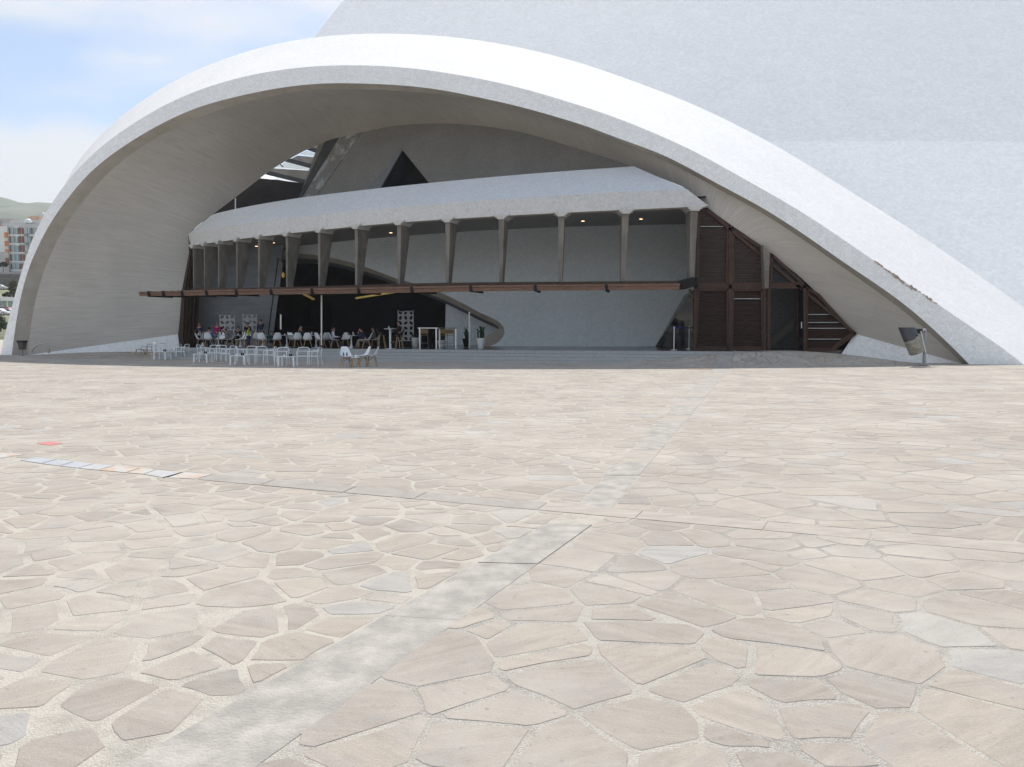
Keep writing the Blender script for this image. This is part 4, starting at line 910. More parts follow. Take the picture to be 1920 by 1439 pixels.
# ================================================================== FURNITURE
def edge_y(px): return 652.5 + 8.2 * (px - 338) / 1097
def plat(px, dy): return GZ(px, edge_y(px) - dy, PH)
def plaz(px, py):
    p = GZ(px, py, 0)
    for _ in range(6): p = GZ(px, py, gh(p.x, p.y) + .012)
    return p
def shell_profile(arm=False):
    # (y, z, half width, curl)
    return [(.235, .430, .19, .0), (.20, .445, .215, .01), (.10, .435, .23, .03), (0, .425, .235, .045), (-.10, .43, .235, .06), (-.17, .455, .232, .075), (-.215, .51, .228, .075), (-.24, .58, .215, .06), (-.262, .66, .19, .045), (-.283, .74, .165, .03), (-.298, .80, .135, .018), (-.303, .825, .09, .008)]
def shell_chair(name, label, shellm, group, legm=None, sc=1.13, z_add=0.0):
    root = empty(name, label=label, cat='chair', group=group)
    prof = shell_profile(); mb = MB(); rows_f, rows_b = [], []
    for i, (y, z, hw, cu) in enumerate(prof):
        y0, z0 = prof[max(i - 1, 0)][:2]; y1, z1 = prof[min(i + 1, len(prof) - 1)][:2]; t = Vector((0, y1 - y0, z1 - z0)).normalized(); n = Vector((0, -t.z, t.y)); n = -n
        if n.z < 0 and i < 5: n = -n
        if i >= 5 and n.y < 0: n = -n
        rf = []
        for k in range(9):
            u = -1 + k / 4; p = Vector((u * hw, y, z + z_add)) + n * cu * (abs(u) ** 2.2); rf.append(p * sc)
        rows_f.append(rf); rows_b.append([p - n * .012 for p in rf])
    mb.grid(rows_f); mb.grid([r_[::-1] for r_ in rows_b])
    a = [r_[0] for r_ in rows_f] + rows_f[-1] + [r_[-1] for r_ in rows_f[::-1]] + rows_f[0][::-1]; b = [r_[0] for r_ in rows_b] + rows_b[-1] + [r_[-1] for r_ in rows_b[::-1]] + rows_b[0][::-1]
    mb.grid([a, b]); mb.build('seat_shell', shellm, root, smooth=True, angle=50)
    zt = (.425 + z_add) * sc
    for sx in (-1, 1):
        for sy in (-1, 1):
            MB().tube([Vector((sx * .12, sy * .11, zt / sc)) * sc, Vector((sx * .22, sy * .215, 0)) * sc], .020 * sc, 6, r2=.013 * sc).build('leg', legm or M_LEG, root, smooth=True, angle=50)
    mb = MB()
    for s_ in (-1, 1):
        mb.tube([Vector((s_ * .12, .11, zt / sc - .01)) * sc, Vector((-s_ * .165, .155, .22 + z_add * .6)) * sc], .006, 4); mb.tube([Vector((s_ * .12, -.11, zt / sc - .01)) * sc, Vector((-s_ * .165, -.155, .22 + z_add * .6)) * sc], .006, 4)
        mb.tube([Vector((s_ * .12, -.11, zt / sc - .01)) * sc, Vector((s_ * .165, .155, .22 + z_add * .6)) * sc], .006, 4)
    mb.build('wire_brace', M_BLACK, root)
    return root
def tube_chair(name, label, m, group, sc=1.05):
    root = empty(name, label=label, cat='chair', group=group); r = .020 * sc; v = lambda x, y, z: Vector((x, y, z)) * sc
    for sx in (-1, 1):
        MB().tube([v(sx * .27, .24, 0), v(sx * .265, .22, .44), v(sx * .265, .21, .62)], r, 6).build('leg', m, root, smooth=True, angle=60)
        MB().tube([v(sx * .27, -.28, 0), v(sx * .26, -.22, .44), v(sx * .255, -.23, .60)], r, 6).build('leg', m, root, smooth=True, angle=60)
    for sx in (-1, 1):
        MB().tube([v(sx * .265, .21, .62), v(sx * .265, .18, .645), v(sx * .265, 0, .65), v(sx * .262, -.2, .64), v(sx * .255, -.24, .62)], r, 6).build('armrest', m, root, smooth=True, angle=60)
    mb = MB(); mb.tube([v(-.255, -.23, .60), v(-.25, -.26, .74), v(-.21, -.275, .80), v(0, -.285, .815), v(.21, -.275, .80), v(.25, -.26, .74), v(.255, -.23, .60)], r, 6)
    mb.tube([v(-.255, -.235, .64), v(.255, -.235, .64)], r * .8, 6); mb.build('backrest', m, root, smooth=True, angle=60)
    mb = MB(); mb.tube([v(-.265, .22, .42), v(.265, .22, .42), v(.26, -.22, .42), v(-.26, -.22, .42)], r, 6, closed=True)
    for k in range(9): mb.box(v(0, -.19 + k * .048, .432), (.51 * sc, .030 * sc, .012 * sc))
    mb.build('seat', m, root)
    return root
def low_table(name, label, group):
    root = empty(name, label=label, cat='table', group=group)
    MB().box((0, 0, .445), (.78, .56, .028)).build('table_top', M_WMETAL, root)
    for sx in (-1, 1):
        for sy in (-1, 1): MB().bar((sx * .35, sy * .24, .431), (sx * .36, sy * .25, 0), .07, .06).build('leg', M_WMETAL, root)
    return root
def tulip_table(name, label, group, h=.74, r=.42, m=None):
    root = empty(name, label=label, cat='table', group=group); m = m or M_WHITE
    MB().lathe([(r * .93, h - .028), (r, h - .012), (r, h)], 28).build('table_top', m, root, smooth=True, angle=40)
    MB().lathe([(.25, 0), (.25, .012), (.18, .03), (.09, .07), (.05, .14), (.036, .28), (.034, .5), (.045, h - .06), (.08, h - .03)], 20).build('pedestal', m, root, smooth=True, angle=60)
    return root
def place(src, loc, rz, label, used=set()):
    """first use moves the thing itself, later uses copy it with its parts"""
    if src.name in used: o = copy_tree(src)
    else: used.add(src.name); o = src
    o.location = loc; o.rotation_euler = (0, 0, rz); o['label'] = label
    return o
GW = 'white shell chairs on the cafe terrace'
wc = shell_chair('shell_chair', '', M_WHITE, GW)
FACE_CAM, FACE_AWAY, FACE_L, FACE_R = R(180), 0.0, R(90), R(-90)
for px, dy, rz, lab in (
    (377, 1.2, FACE_R + .35, 'white shell chair under the seated person in pale grey at far left'),
    (392.5, 1.0, FACE_AWAY, 'white shell chair holding the person in the blue shirt'),
    (413, 3.0, FACE_CAM, 'empty white shell chair behind the long table by the woman in magenta'),
    (431, 1.0, FACE_L + .3, 'white shell chair holding the person slouched in a grey top'),
    (450, 0.8, FACE_L + .5, 'empty white shell chair turned left, just left of the child in lime green'),
    (461, 3.4, FACE_CAM - .4, 'white shell chair partly hidden behind the child in lime green'),
    (482, 1.6, FACE_AWAY + .3, 'empty white shell chair in front of the man in the navy jacket'),
    (492.5, .8, FACE_AWAY, 'empty white shell chair seen from behind, in front of a white pedestal table base'),
    (519.5, 1.0, FACE_AWAY + .45, 'empty white shell chair near the seated child in teal'),
    (550, 2.0, FACE_AWAY - .3, 'empty white shell chair left of the grey haired man, close against another'),
    (559, 1.4, FACE_AWAY + .2, 'white shell chair holding the grey haired man in navy'),
    (577, .9, FACE_AWAY + .25, 'empty white shell chair right of the grey haired man, seen from behind'),
    (601, 1.2, FACE_AWAY - .7, 'empty white shell chair beside the slim steel post'),
    (613, 3.2, FACE_AWAY + .2, 'white shell chair behind the man in the white shirt'),
    (628, 1.1, FACE_R + .1, 'white shell chair holding the man in the white shirt'),
    (648, 4.2, FACE_CAM, 'white shell chair in the second row behind the pedestal table at centre'),
    (687, 1.0, FACE_L + .25, 'white shell chair holding the man in the dark jacket'),
    (704, 2.4, FACE_L, 'white shell chair holding the person in the green grey coat')):
    place(wc, plat(px, dy), rz, lab)
wg = shell_chair('shell_chair', '', M_WHITE, 'white shell chairs on the plaza below the steps', sc=1.12)
for (px, py), rz, lab in (((650, 688), FACE_L + math.pi / 2 + .5, 'leftmost of the three white shell chairs on the plaza below the steps'),
                    ((681, 687.5), FACE_L + .45, 'middle one of the three white shell chairs on the plaza, behind the small stool'),
                    ((697, 687), FACE_L + .05, 'rightmost white shell chair on the plaza, seen side on')):
    place(wg, plaz(px, py), rz, lab)
st = empty('stool', plaz(667, 688.5), .3, label='small low stool with white top and splayed wooden legs on the plaza', cat='stool')
MB().lathe([(.19, .42), (.21, .43), (.21, .452)], 20).build('seat', M_WHITE, st, smooth=True, angle=40)
for sx in (-1, 1):
    for sy in (-1, 1): MB().tube([(sx * .1, sy * .1, .42), (sx * .2, sy * .2, 0)], .02, 6, r2=.014).build('leg', M_LEG, st, smooth=True)
c0 = plaz(667, 688.5); o = MB().lathe([(.05, 0), (.06, .08), (.06, .1)], 12, c0 + Vector((.02, 0, .452))).build('cup', M_WHITE); tag(o, 'small white cup standing on the low wooden legged stool', 'cup')
for k, dx in enumerate((-.11, .04)):
    o = MB().lathe([(.03, 0), (.032, .10), (.014, .14), (.014, .17)], 8, plaz(650, 688) + Vector((dx, -.10, .50))).build('condiment_bottle', M_BLACK); tag(o, ('left' if k == 0 else 'right') + ' one of two dark bottles on the leftmost plaza shell chair', 'bottle', 'two dark bottles on the plaza chair')
GT = 'white tubular armchairs on the plaza'
tcr = tube_chair('tubular_armchair', '', M_WMETAL, GT)
for (px, py), rz, lab in (
    ((284, 668), FACE_CAM + .3, 'white tubular armchair against the white wedge wall, third seat from the left end'),
    ((312, 669), FACE_R - .2, 'white tubular armchair behind the leftmost low white table'),
    ((328, 672.5), FACE_L - .25, 'white tubular armchair facing the leftmost low white table'),
    ((343, 673), FACE_L - .1, 'rightmost white tubular armchair of the leftmost group'),
    ((382, 675), FACE_R, 'white tubular armchair just behind the second low white table'),
    ((400, 677), FACE_CAM, 'white tubular armchair right of the second low white table, back to the steps'),
    ((414, 677.5), FACE_CAM + .2, 'second white tubular armchair right of the second low table'),
    ((428, 679), FACE_L - .15, 'white tubular armchair side on, left of the third low white table'),
    ((455, 680.5), FACE_R + .25, 'white tubular armchair behind the third low white table'),
    ((470, 681), FACE_CAM, 'white tubular armchair just right of the third low white table'),
    ((491, 682), FACE_CAM + .35, 'white tubular armchair midway between the third and fourth low tables'),
    ((506, 682.5), FACE_L + .1, 'white tubular armchair side on, left of the fourth low white table'),
    ((529, 686), FACE_CAM + .05, 'white tubular armchair left behind the fourth low white table, hoop back facing us'),
    ((569, 685.5), FACE_CAM + .2, 'white tubular armchair right behind the fourth low white table'),
    ((590, 685.5), FACE_L - .1, 'rightmost white tubular armchair in the rows of plaza furniture')):
    place(tcr, plaz(px, py), rz, lab)
dk = tube_chair('tubular_armchair', 'grey tubular armchair against the wedge wall, second seat from the left end', M_STEEL, 'grey tubular armchairs by the wedge wall', .95)
dk.location = plaz(275, 668.5); dk.rotation_euler = (0, 0, R(150))
st2 = empty('stool', plaz(263, 669.5), .5, label='wooden legged stool with a white cup at the left end of the plaza furniture', cat='stool')
MB().lathe([(.24, .44), (.26, .45), (.26, .47)], 20).build('seat', M_STEEL, st2, smooth=True, angle=40)
for sx in (-1, 1):
    for sy in (-1, 1): MB().tube([(sx * .2, sy * .2, .45), (sx * .33, sy * .26, 0)], .03, 6, r2=.022).build('leg', M_LEG, st2, smooth=True)
o = MB().lathe([(.05, 0), (.07, .09)], 12, plaz(260, 669.5) + Vector((0, 0, .47))).build('cup', M_WHITE); tag(o, 'white cup on the wooden legged stool at far left of the furniture', 'cup')
lt = low_table('low_table', '', 'low white tables on the plaza')
ords = ['leftmost', 'second from left', 'third from left', 'fourth and rightmost']
for k, (px, py) in enumerate(((305, 674.5), (381, 680), (450, 684.5), (540, 687))):
    loc = plaz(px, py); place(lt, loc, R(-12) + k * .05, 'low white four legged table on the plaza, ' + ords[k] + ' of four')
    for j, (dx, mm, hh) in enumerate(((-.16, M_WHITE, .09), (.08, M_BLACK, .13), (.16, M_BLACK, .12))):
        o = MB().lathe([(.035, 0), (.04, hh * .7), (.025, hh)], 10, loc + Vector((dx, .02 * j, .459))).build(['cup', 'condiment_bottle', 'condiment_bottle'][j], mm)
        if j == 0: tag(o, 'white cup on the ' + ords[k] + ' low white table', 'cup')
        else: tag(o, ('left' if j == 1 else 'right') + ' little dark bottle on the ' + ords[k] + ' low white table', 'bottle', 'dark bottles on the ' + ords[k] + ' low table')
tt_ = tulip_table('pedestal_table', '', 'white pedestal tables on the terrace')
tlab = ['farthest left, beside the seated person in pale grey', 'behind the woman in magenta', 'left of the child in lime green', 'in front of the navy jacket man', 'just left of the grey haired man', 'just left of the slim steel post', 'between the white shirt man and the dark jacketed man']
tloc = []
for k, (px, dy, s_) in enumerate(((380, 2.6, 1.0), (410, 2.4, 1.0), (451, 2.2, 1), (493, 2.2, 1), (538, 1.8, 1), (593, 1.8, 1), (659, 1.2, 1.12))):
    loc = plat(px, dy); o = place(tt_, loc, 0, 'white round pedestal table ' + tlab[k]); o.scale = (s_ * 1.15, s_ * 1.15, 1.05); tloc.append(loc)
rc = random.Random(5)
cupn = 0
for k, loc in enumerate(tloc):
    for j in range(3):
        a = rc.uniform(0, 6.28); rr = rc.uniform(.1, .32); hh = (.09, .19, .2)[j]; mm = (M_WHITE, M_BLACK, M_CHROME)[j]
        o = MB().lathe([(.03, 0), (.04, hh * .6), (.03, hh)], 8, loc + Vector((rr * math.cos(a), rr * math.sin(a), .779))).build('cup' if hh < .13 else 'bottle', mm)
        tag(o, ('white cup', 'black bottle', 'steel bottle')[j] + ' on the pedestal table ' + tlab[k], 'cup' if hh < .13 else 'bottle', 'tableware on the pedestal tables')
ht = empty('high_table', plat(732, .9), label='tall white bar table on a straight round post', cat='table')
MB().lathe([(.33, 1.13), (.36, 1.15), (.36, 1.17)], 24).build('table_top', M_WHITE, ht, smooth=True, angle=40)
MB().lathe([(.27, 0), (.27, .02), (.065, .03), (.065, 1.13)], 20).build('post', M_WHITE, ht, smooth=True, angle=40)
o = MB().lathe([(.11, 0), (.13, .05)], 14, plat(732, .9) + Vector((.1, 0, 1.17))).build('bowl', mat('green_leaf_salad', (.08, .2, .03), .6, .4, 20)); tag(o, 'small bowl of green salad on the tall white bar table', 'bowl')
o = MB().lathe([(.03, 0), (.035, .12)], 10, plat(732, .9) + Vector((-.06, -.1, 1.17))).build('cup', M_WHITE); tag(o, 'small white shaker on the tall bar table', 'cup')
def bar_stool(name, label):
    root = shell_chair(name, label, M_BLACK, 'black bar stools with wooden legs', sc=1.0, z_add=.36); root['category'] = 'bar stool'; return root
b1 = bar_stool('bar_stool', 'tall black shell bar stool left of the bar table, empty'); b1.location = plat(716, .9); b1.rotation_euler = (0, 0, FACE_R)
b2 = bar_stool('bar_stool', 'tall black shell bar stool right of the bar table with a person on it'); b2.location = plat(749, .9); b2.rotation_euler = (0, 0, FACE_L)
# steel high table and timber backed stools
loc = (plat(786, .6) + plat(818, 1.2)) / 2
sx0, sx1 = plat(787, .6), plat(818, .6)
ht2 = empty('steel_table', (0, 0, 0), label='long grey steel high table with square legs on the polished floor', cat='table')
MB().prism([sx0 + Vector((-.1, 0, 1.17)), sx1 + Vector((.1, 0, 1.17)), sx1 + Vector((1.1, 1.4, 1.17)), sx0 + Vector((.9, 1.4, 1.17))], Vector((0, 0, .05))).build('table_top', M_CHROME, ht2)
for p in (sx0, sx1, sx1 + Vector((1, 1.3, 0)), sx0 + Vector((1, 1.3, 0))): MB().bar(p + Vector((0, 0.06, 0)), p + Vector((0, .06, 1.17)), .08, .08).build('leg', M_CHROME, ht2)
GS = 'stools with slatted timber backs'
sl_ = empty('timber_back_stool', label='', cat='bar stool', group=GS)
MB().box((0, -.2, 1.0), (.46, .03, .26)).build('backrest', M_OAK, sl_); MB().box((0, 0, .78), (.42, .40, .03)).build('seat', M_OAK, sl_)
for sx in (-1, 1):
    for sy in (-1, 1): MB().tube([(sx * .19, sy * .19, 1.0 if sy < 0 else .77), (sx * .23, sy * .22, 0)], .014, 5).build('leg', M_STEEL, sl_)
MB().tube([(-.2, .2, .3), (.2, .2, .3), (.2, -.2, .3), (-.2, -.2, .3)], .01, 5, closed=True).build('foot_ring', M_STEEL, sl_)
for (px, dy), lab in (((796, 3.0), 'timber backed bar stool seen through the legs of the steel high table'), ((832, 2.6), 'left one of two timber backed bar stools right of the steel table'), ((845, 2.9), 'right one of two timber backed bar stools, nearest the pale side wall')):
    place(sl_, plat(px, dy), R(5), lab)
# white openwork screens (leaf shaped holes)
def screen(px0, px1, y0, y1, Y, label, grp, n=4, m=None):
    W = (px1 - px0) / FPX * Y; Hh = (y1 - y0) / FPX * Y; o0 = P(px0, y1, Y)
    outer = [(0, 0), (W, 0), (W, Hh), (0, Hh)]; holes = []; rr = random.Random(int(px0))
    nx, nz = 3, max(3, int(Hh / (W / 3) + .5)); cw, ch = W / nx, Hh / nz
    for i in range(nx):
        for j in range(nz):
            a = rr.uniform(-.6, .6) + (R(35) if (i + j) % 2 else R(-35)); c_ = ((i + .5) * cw, (j + .5) * ch); hl = []
            for k in range(8):
                th = k * math.pi / 4; ex, ez = .30 * cw * math.cos(th), .47 * ch * math.sin(th) * (1 if k not in (2, 6) else 1.0)
                hl.append((c_[0] + (ex * math.cos(a) - ez * math.sin(a)) * .92, c_[1] + (ex * math.sin(a) + ez * math.cos(a)) * .92))
            holes.append(hl[::-1])
    ol = []; 
    for i in range(4):
        a, b = outer[i], outer[(i + 1) % 4]
        for k in range(6):
            t = k / 6; jx = 0 if i != 3 else abs(math.sin(k * 2.1)) * .12 * W; jz = 0 if i != 2 else -abs(math.sin(k * 1.7)) * .08 * Hh
            ol.append((a[0] + (b[0] - a[0]) * t + jx * 0, a[1] + (b[1] - a[1]) * t + jz))
    loops = [ol] + holes; l3 = [[Vector((o0.x + p[0], Y, o0.z + p[1])) for p in lp] for lp in loops]
    tri = tessellate_polygon(l3); allp = [p for lp in l3 for p in lp]; mb = MB(); n_ = len(allp)
    mb.add(allp + [p + Vector((0, .05, 0)) for p in allp], [tuple(t_) for t_ in tri] + [tuple(i + n_ for i in t_)[::-1] for t_ in tri])
    o_ = 0
    for lp in l3:
        k_ = len(lp); mb.f += [(o_ + i, o_ + (i + 1) % k_, o_ + (i + 1) % k_ + n_, o_ + i + n_) for i in range(k_)]; o_ += k_
    o = mb.build('openwork_screen', m or M_SCREEN); tag(o, label, 'screen', grp)
    # stands on the floor with two feet
    f = MB(); 
    for fx in (.1, .9): f.bar(Vector((o0.x + W * fx, Y + .02, PH)), Vector((o0.x + W * fx, Y + .02, o0.z)), .04, .04)
    if o0.z > PH + .05: f.build('stand', m or M_WHITE, o)
screen(412, 441, 590, 620, 55, 'left one of two white leaf patterned screens behind the long table', 'white openwork screens')
screen(455, 482, 589, 620, 55, 'white leaf patterned screen behind the child in lime green', 'white openwork screens')
screen(746, 776, 582, 640, 52, 'tall white openwork screen behind the bar stool', 'white openwork screens')
# planters
M_LEAFD = mat('dark_cactus_green', (0.035, 0.06, 0.028), .7, .3, 10)
def planter(px, dy, h, r, label, ph, m):
    c_ = plat(px, dy); root = empty('potted_plant', c_, label=label, cat='plant')
    MB().lathe([(r * .55, 0), (r * .6, .02), (r, h - .03), (r * 1.04, h - .03), (r * 1.04, h)], 20).build('pot', m, root, smooth=True, angle=40)
    mb = MB(); rr = random.Random(px)
    for k in range(7):
        x, y = rr.uniform(-r * .6, r * .6), rr.uniform(-r * .5, r * .5); hh = ph * rr.uniform(.6, 1); mb.tube([(x, y, h - .04), (x * 1.1, y, h + hh * .5), (x * 1.15, y, h + hh)], .055, 6, r2=.035)
        for q_ in range(6):
            z = h + hh * rr.uniform(.2, 1); a = rr.uniform(0, 6.3); mb.add([(x, y, z), (x + .1 * math.cos(a), y + .1 * math.sin(a), z + .06), (x + .13 * math.cos(a + .5), y + .13 * math.sin(a + .5), z + .16)], [(0, 1, 2)])
    mb.build('foliage', M_LEAFD, root)
planter(901.5, 2.2, .62, .27, 'white tapered pot with a dark upright cactus by the wall opening', .68, M_WHITE)
planter(874, 5.0, .55, .24, 'dark pot with an upright plant left of the steel post', .65, M_BLACK)
planter(779, 5.0, .60, .26, 'pale pot with a plant behind the steel high table', .1, M_WHITE)
planter(828, 4.0, .45, .30, 'white bucket shaped planter under the timber backed stools', .3, M_WHITE)
# belt barrier posts
for px, dy, lab in ((1263.5, 2.5, 'front chrome barrier post with a blue belt by the slanted wall edge'), (1292, 4.5, 'chrome barrier post by the shutters holding the end of the blue belt')):
    c_ = plat(px, dy); root = empty('barrier_post', c_, label=lab, cat='barrier post', group='chrome belt barrier posts')
    MB().lathe([(.19, 0), (.19, .03), (.04, .05)], 16).build('base', M_CHROME, root); MB().lathe([(.035, .04), (.035, 1.18), (.045, 1.18), (.045, 1.27)], 10).build('pole', M_CHROME, root)
a, b = plat(1263.5, 2.5) + Vector((0, 0, 1.2)), plat(1300, 4.3) + Vector((0, 0, 1.2))
o = MB().bar(a, b, .01, .06).build('barrier_belt', mat('blue_webbing', (.02, .05, .25), .6, .1, 5)); tag(o, 'blue belt stretched from the chrome barrier post', 'barrier belt')
# litter bin on a post, left foot of the arch
c_ = plaz(42, 668); b_ = empty('litter_bin', c_, label='small dark litter bin on a post at the left foot of the arch', cat='litter bin')
k_ = c_.y / FPX
MB().tube([(0, 0, 0), (0, 0, 16 * k_)], .06, 8).build('post', M_STEEL, b_)
MB().add([(-4.2 * k_, -.25, 27 * k_), (5.5 * k_, -.25, 27 * k_), (5.5 * k_, .25, 27 * k_), (-4.2 * k_, .25, 27 * k_), (-2.6 * k_, -.18, 12 * k_), (4.2 * k_, -.18, 12 * k_), (4.2 * k_, .18, 12 * k_), (-2.6 * k_, .18, 12 * k_)], [(0, 1, 5, 4), (1, 2, 6, 5), (2, 3, 7, 6), (3, 0, 4, 7), (4, 5, 6, 7)]).build('bin_body', mat('brown_grey_bin', (.10, .085, .075), .6, .2, 5), b_)
MB().box((.6 * k_, 0, 27.4 * k_), (10.5 * k_, .56, .12)).build('rim', M_BLACK, b_)
# floodlight on a post, right
c_ = plaz(1731.5, 683.5); f_ = empty('floodlight', c_,  label='big tilted cylindrical floodlight on a thin post by the right foot of the arch', cat='floodlight')
k_ = c_.y / FPX
MB().tube([(0, 0, 0), (0.02, 0, 66 * k_)], .055, 8).build('post', M_STEEL, f_); MB().tube([(.12, 0.1, 0), (.12, .1, 66 * k_)], .03, 6).build('rear_post', M_STEEL, f_)
MB().lathe([(.22, 0), (.22, .03)], 12).build('foot_plate', M_STEEL, f_)
MB().tube([(0.05, 0, 65 * k_), (-14 * k_, -.05, 63 * k_)], .05, 8).build('arm', M_CHROME, f_)
MB().box((-13 * k_, -.05, 62 * k_), (.3, .2, .22)).build('clamp', M_BLACK, f_)
rt = Matrix.Rotation(R(-22), 3, 'Y')
M_FL = mat('weathered_zinc', (.31, .30, .265), .5, .3, 6, metal=.4)
bd = MB(); ctr = Vector((-25 * k_, -.1, 44 * k_)); bd.lathe([(.0, -.62), (.30, -.62), (.33, -.58), (.33, .16)], 24, ctr, rot=Matrix.Rotation(R(-24), 3, 'Y'), capb=False, capt=False); bd.build('lamp_body', M_FL, f_, smooth=True, angle=40)
rot24 = Matrix.Rotation(R(-24), 3, 'Y')
vs = []; 
for k in range(25):
    a = k * 2 * math.pi / 24; x, y = .34 * math.cos(a), .34 * math.sin(a); ztop = .50 - x * .95 * -1 * .0 + (.34 - x) * .45 * 0 + .18 - x * .45
    vs.append((ctr + rot24 @ Vector((x, y, .12 + (.10 if x > 0 else -.03) * 1)), ctr + rot24 @ Vector((x, y, ztop))))
MB().grid([[a for a, b in vs], [b for a, b in vs]]).build('lamp_hood', mat('dark_blue_grey_metal', (.085, .09, .11), .4, .2, 5, metal=.4), f_, smooth=True)
MB().bar(ctr + Vector((.36, -.05, .45)), ctr + Vector((.62, -.05, -.55)), .05, .05).build('yoke', M_CHROME, f_)
# ================================================================== PEOPLE
M_SKIN = mat('skin', (0.42, 0.25, 0.18), .6, .1, 10)
def cm(n, c): return mat(n, c, .85, .18, 8)
def skin_obj(name, pts, edges, m, parent, lvl=1):
    """pts: name -> (x,y,z,r)"""
    idx = {k: i for i, k in enumerate(pts)}; me = bpy.data.meshes.new(name); me.from_pydata([v[:3] for v in pts.values()], [(idx[a], idx[b]) for a, b in edges], []); me.update()
    o = bpy.data.objects.new(name, me); COL.objects.link(o); o.parent = parent; me.materials.append(m)
    md = o.modifiers.new('Skin', 'SKIN'); md.use_smooth_shade = True
    if not me.skin_vertices: return o
    for i, v in enumerate(pts.values()):
        sv_ = me.skin_vertices[0].data[i]; sv_.radius = (v[3], v[3] * (v[4] if len(v) > 4 else 1)); sv_.use_root = (i == 0)
    ss = o.modifiers.new('Subdivision', 'SUBSURF'); ss.levels = lvl; ss.render_levels = lvl
    return o
def person(label, loc, rz, pose, top, legs, hair, h=1.7, lean=0.0, arms=('table', 'table'), group=None, longhair=False, skin=None):
    s_ = h / 1.72; root = empty('person', loc, rz, label=label, cat='person'); root.scale = (s_,) * 3
    if pose == 'sit': hz, hy = .50, 0.0
    elif pose == 'stool': hz, hy = .86, 0.0
    else: hz, hy = .93, 0.0
    ca, sa = math.cos(lean), math.sin(lean)
    def up(y, z): return (hy + y * ca + z * sa, hz + z * ca - y * sa)
    J = {}
    def put(k, x, y, z, r, e=1): J[k] = (x, y, z, r, e)
    py, pz = up(0, 0); put('pelvis', 0, py, pz, .135, .8)
    for k, z, r, e in (('waist', .17, .12, .8), ('chest', .34, .145, .75), ('upper', .46, .12, .8), ('neck', .55, .052, 1), ('jaw', .625, .066, 1.1), ('head', .70, .082, 1.15), ('crown', .765, .06, 1.1)):
        y_, z_ = up(.015 if z > .6 else 0, z); put(k, 0, y_, z_, r, e)
    y_, z_ = up(.105, .66); put('nose', 0, y_, z_, .014)
    E_ = [('pelvis', 'waist'), ('waist', 'chest'), ('chest', 'upper'), ('upper', 'neck'), ('neck', 'jaw'), ('jaw', 'head'), ('head', 'crown'), ('head', 'nose')]
    sh = []; tr = []
    for sx, n_, am in ((-1, 'l', arms[0]), (1, 'r', arms[1])):
        y_, z_ = up(0, .48); put('sh' + n_, sx * .185, y_, z_, .058)
        if am == 'table': el, wr, tip = up(.10, .22), up(.36, .20), up(.47, .21)
        elif am == 'head': el, wr, tip = up(.02, .74), up(-.03, .70), up(-.09, .66)
        elif am == 'face': el, wr, tip = up(.24, .30), up(.20, .54), up(.16, .62)
        elif am == 'hold': el, wr, tip = up(-.02, .22), up(.24, .26), up(.33, .27)
        else: el, wr, tip = up(-.02, .20), up(.04, -.05), up(.05, -.13)
        ox = .27 if am == 'head' else .235
        put('el' + n_, sx * ox, el[0], el[1], .045); wx = sx * (.12 if am in ('head', 'face') else .19); put('wr' + n_, wx, wr[0], wr[1], .030)
        d = Vector((0, tip[0] - wr[0], tip[1] - wr[1])).normalized(); put('pa' + n_, wx * .97, wr[0] + d.y * .055, wr[1] + d.z * .055, .034, .6)
        E_ += [('upper', 'sh' + n_), ('sh' + n_, 'el' + n_), ('el' + n_, 'wr' + n_), ('wr' + n_, 'pa' + n_)]
        for f_i in range(4):
            fx = wx * .97 + (f_i - 1.5) * .021; ln = (.07, .08, .075, .06)[f_i]; put('f%d%s' % (f_i, n_), fx, wr[0] + d.y * (.075 + ln), wr[1] + d.z * (.075 + ln) - .02, .0085); E_.append(('pa' + n_, 'f%d%s' % (f_i, n_)))
        put('th' + n_, wx * .97 - sx * .055, wr[0] + d.y * .07, wr[1] + d.z * .07, .010); E_.append(('wr' + n_, 'th' + n_))
    for sx, n_ in ((-1, 'l'), (1, 'r')):
        put('hp' + n_, sx * .085, py, pz - .04, .098)
        if pose == 'sit': kn, an = (.42, .50), (.40 + (.16 if n_ == 'r' else 0), .09)
        elif pose == 'stool': kn, an = (.40, .80), (.34, .42)
        else: kn, an = (.02 if n_ == 'l' else -.02, .50), (-.02 + (.05 if n_ == 'l' else -.05), .08)
        put('kn' + n_, sx * .10, kn[0], kn[1], .060); put('an' + n_, sx * .105, an[0], an[1], .040); put('to' + n_, sx * .12, an[0] + .15, max(an[1] - .045, .03), .032)
        E_ += [('pelvis', 'hp' + n_), ('hp' + n_, 'kn' + n_), ('kn' + n_, 'an' + n_), ('an' + n_, 'to' + n_)]
    skin_obj('body', J, E_, skin or M_SKIN, root)
    g = lambda ks, ex, ov={}: {k: (J[k][0], J[k][1], J[k][2], J[k][3] + ex, J[k][4]) for k in ks}
    top_k = ['waist', 'pelvis', 'chest', 'upper', 'shl', 'shr', 'ell', 'elr', 'wrl', 'wrr']
    T = g(top_k, .016); E2 = [e for e in E_ if e[0] in T and e[1] in T]; skin_obj('jacket', T, E2, top, root)
    leg_k = ['pelvis', 'hpl', 'hpr', 'knl', 'knr', 'anl', 'anr']; Lg = g(leg_k, .018); E3_ = [e for e in E_ if e[0] in Lg and e[1] in Lg]; skin_obj('trousers', Lg, E3_, legs, root)
    for n_ in 'lr':
        a_, b_2 = J['an' + n_], J['to' + n_]; MB().bar((a_[0], a_[1] - .07, b_2[2] + .005), (b_2[0], b_2[1] + .05, b_2[2]), .095, .075, wx2=.08, wy2=.05).build('shoe', M_BLACK, root, smooth=False)
    hy_, hz_ = up(-.012, .705); mb = MB(); rows_ = []
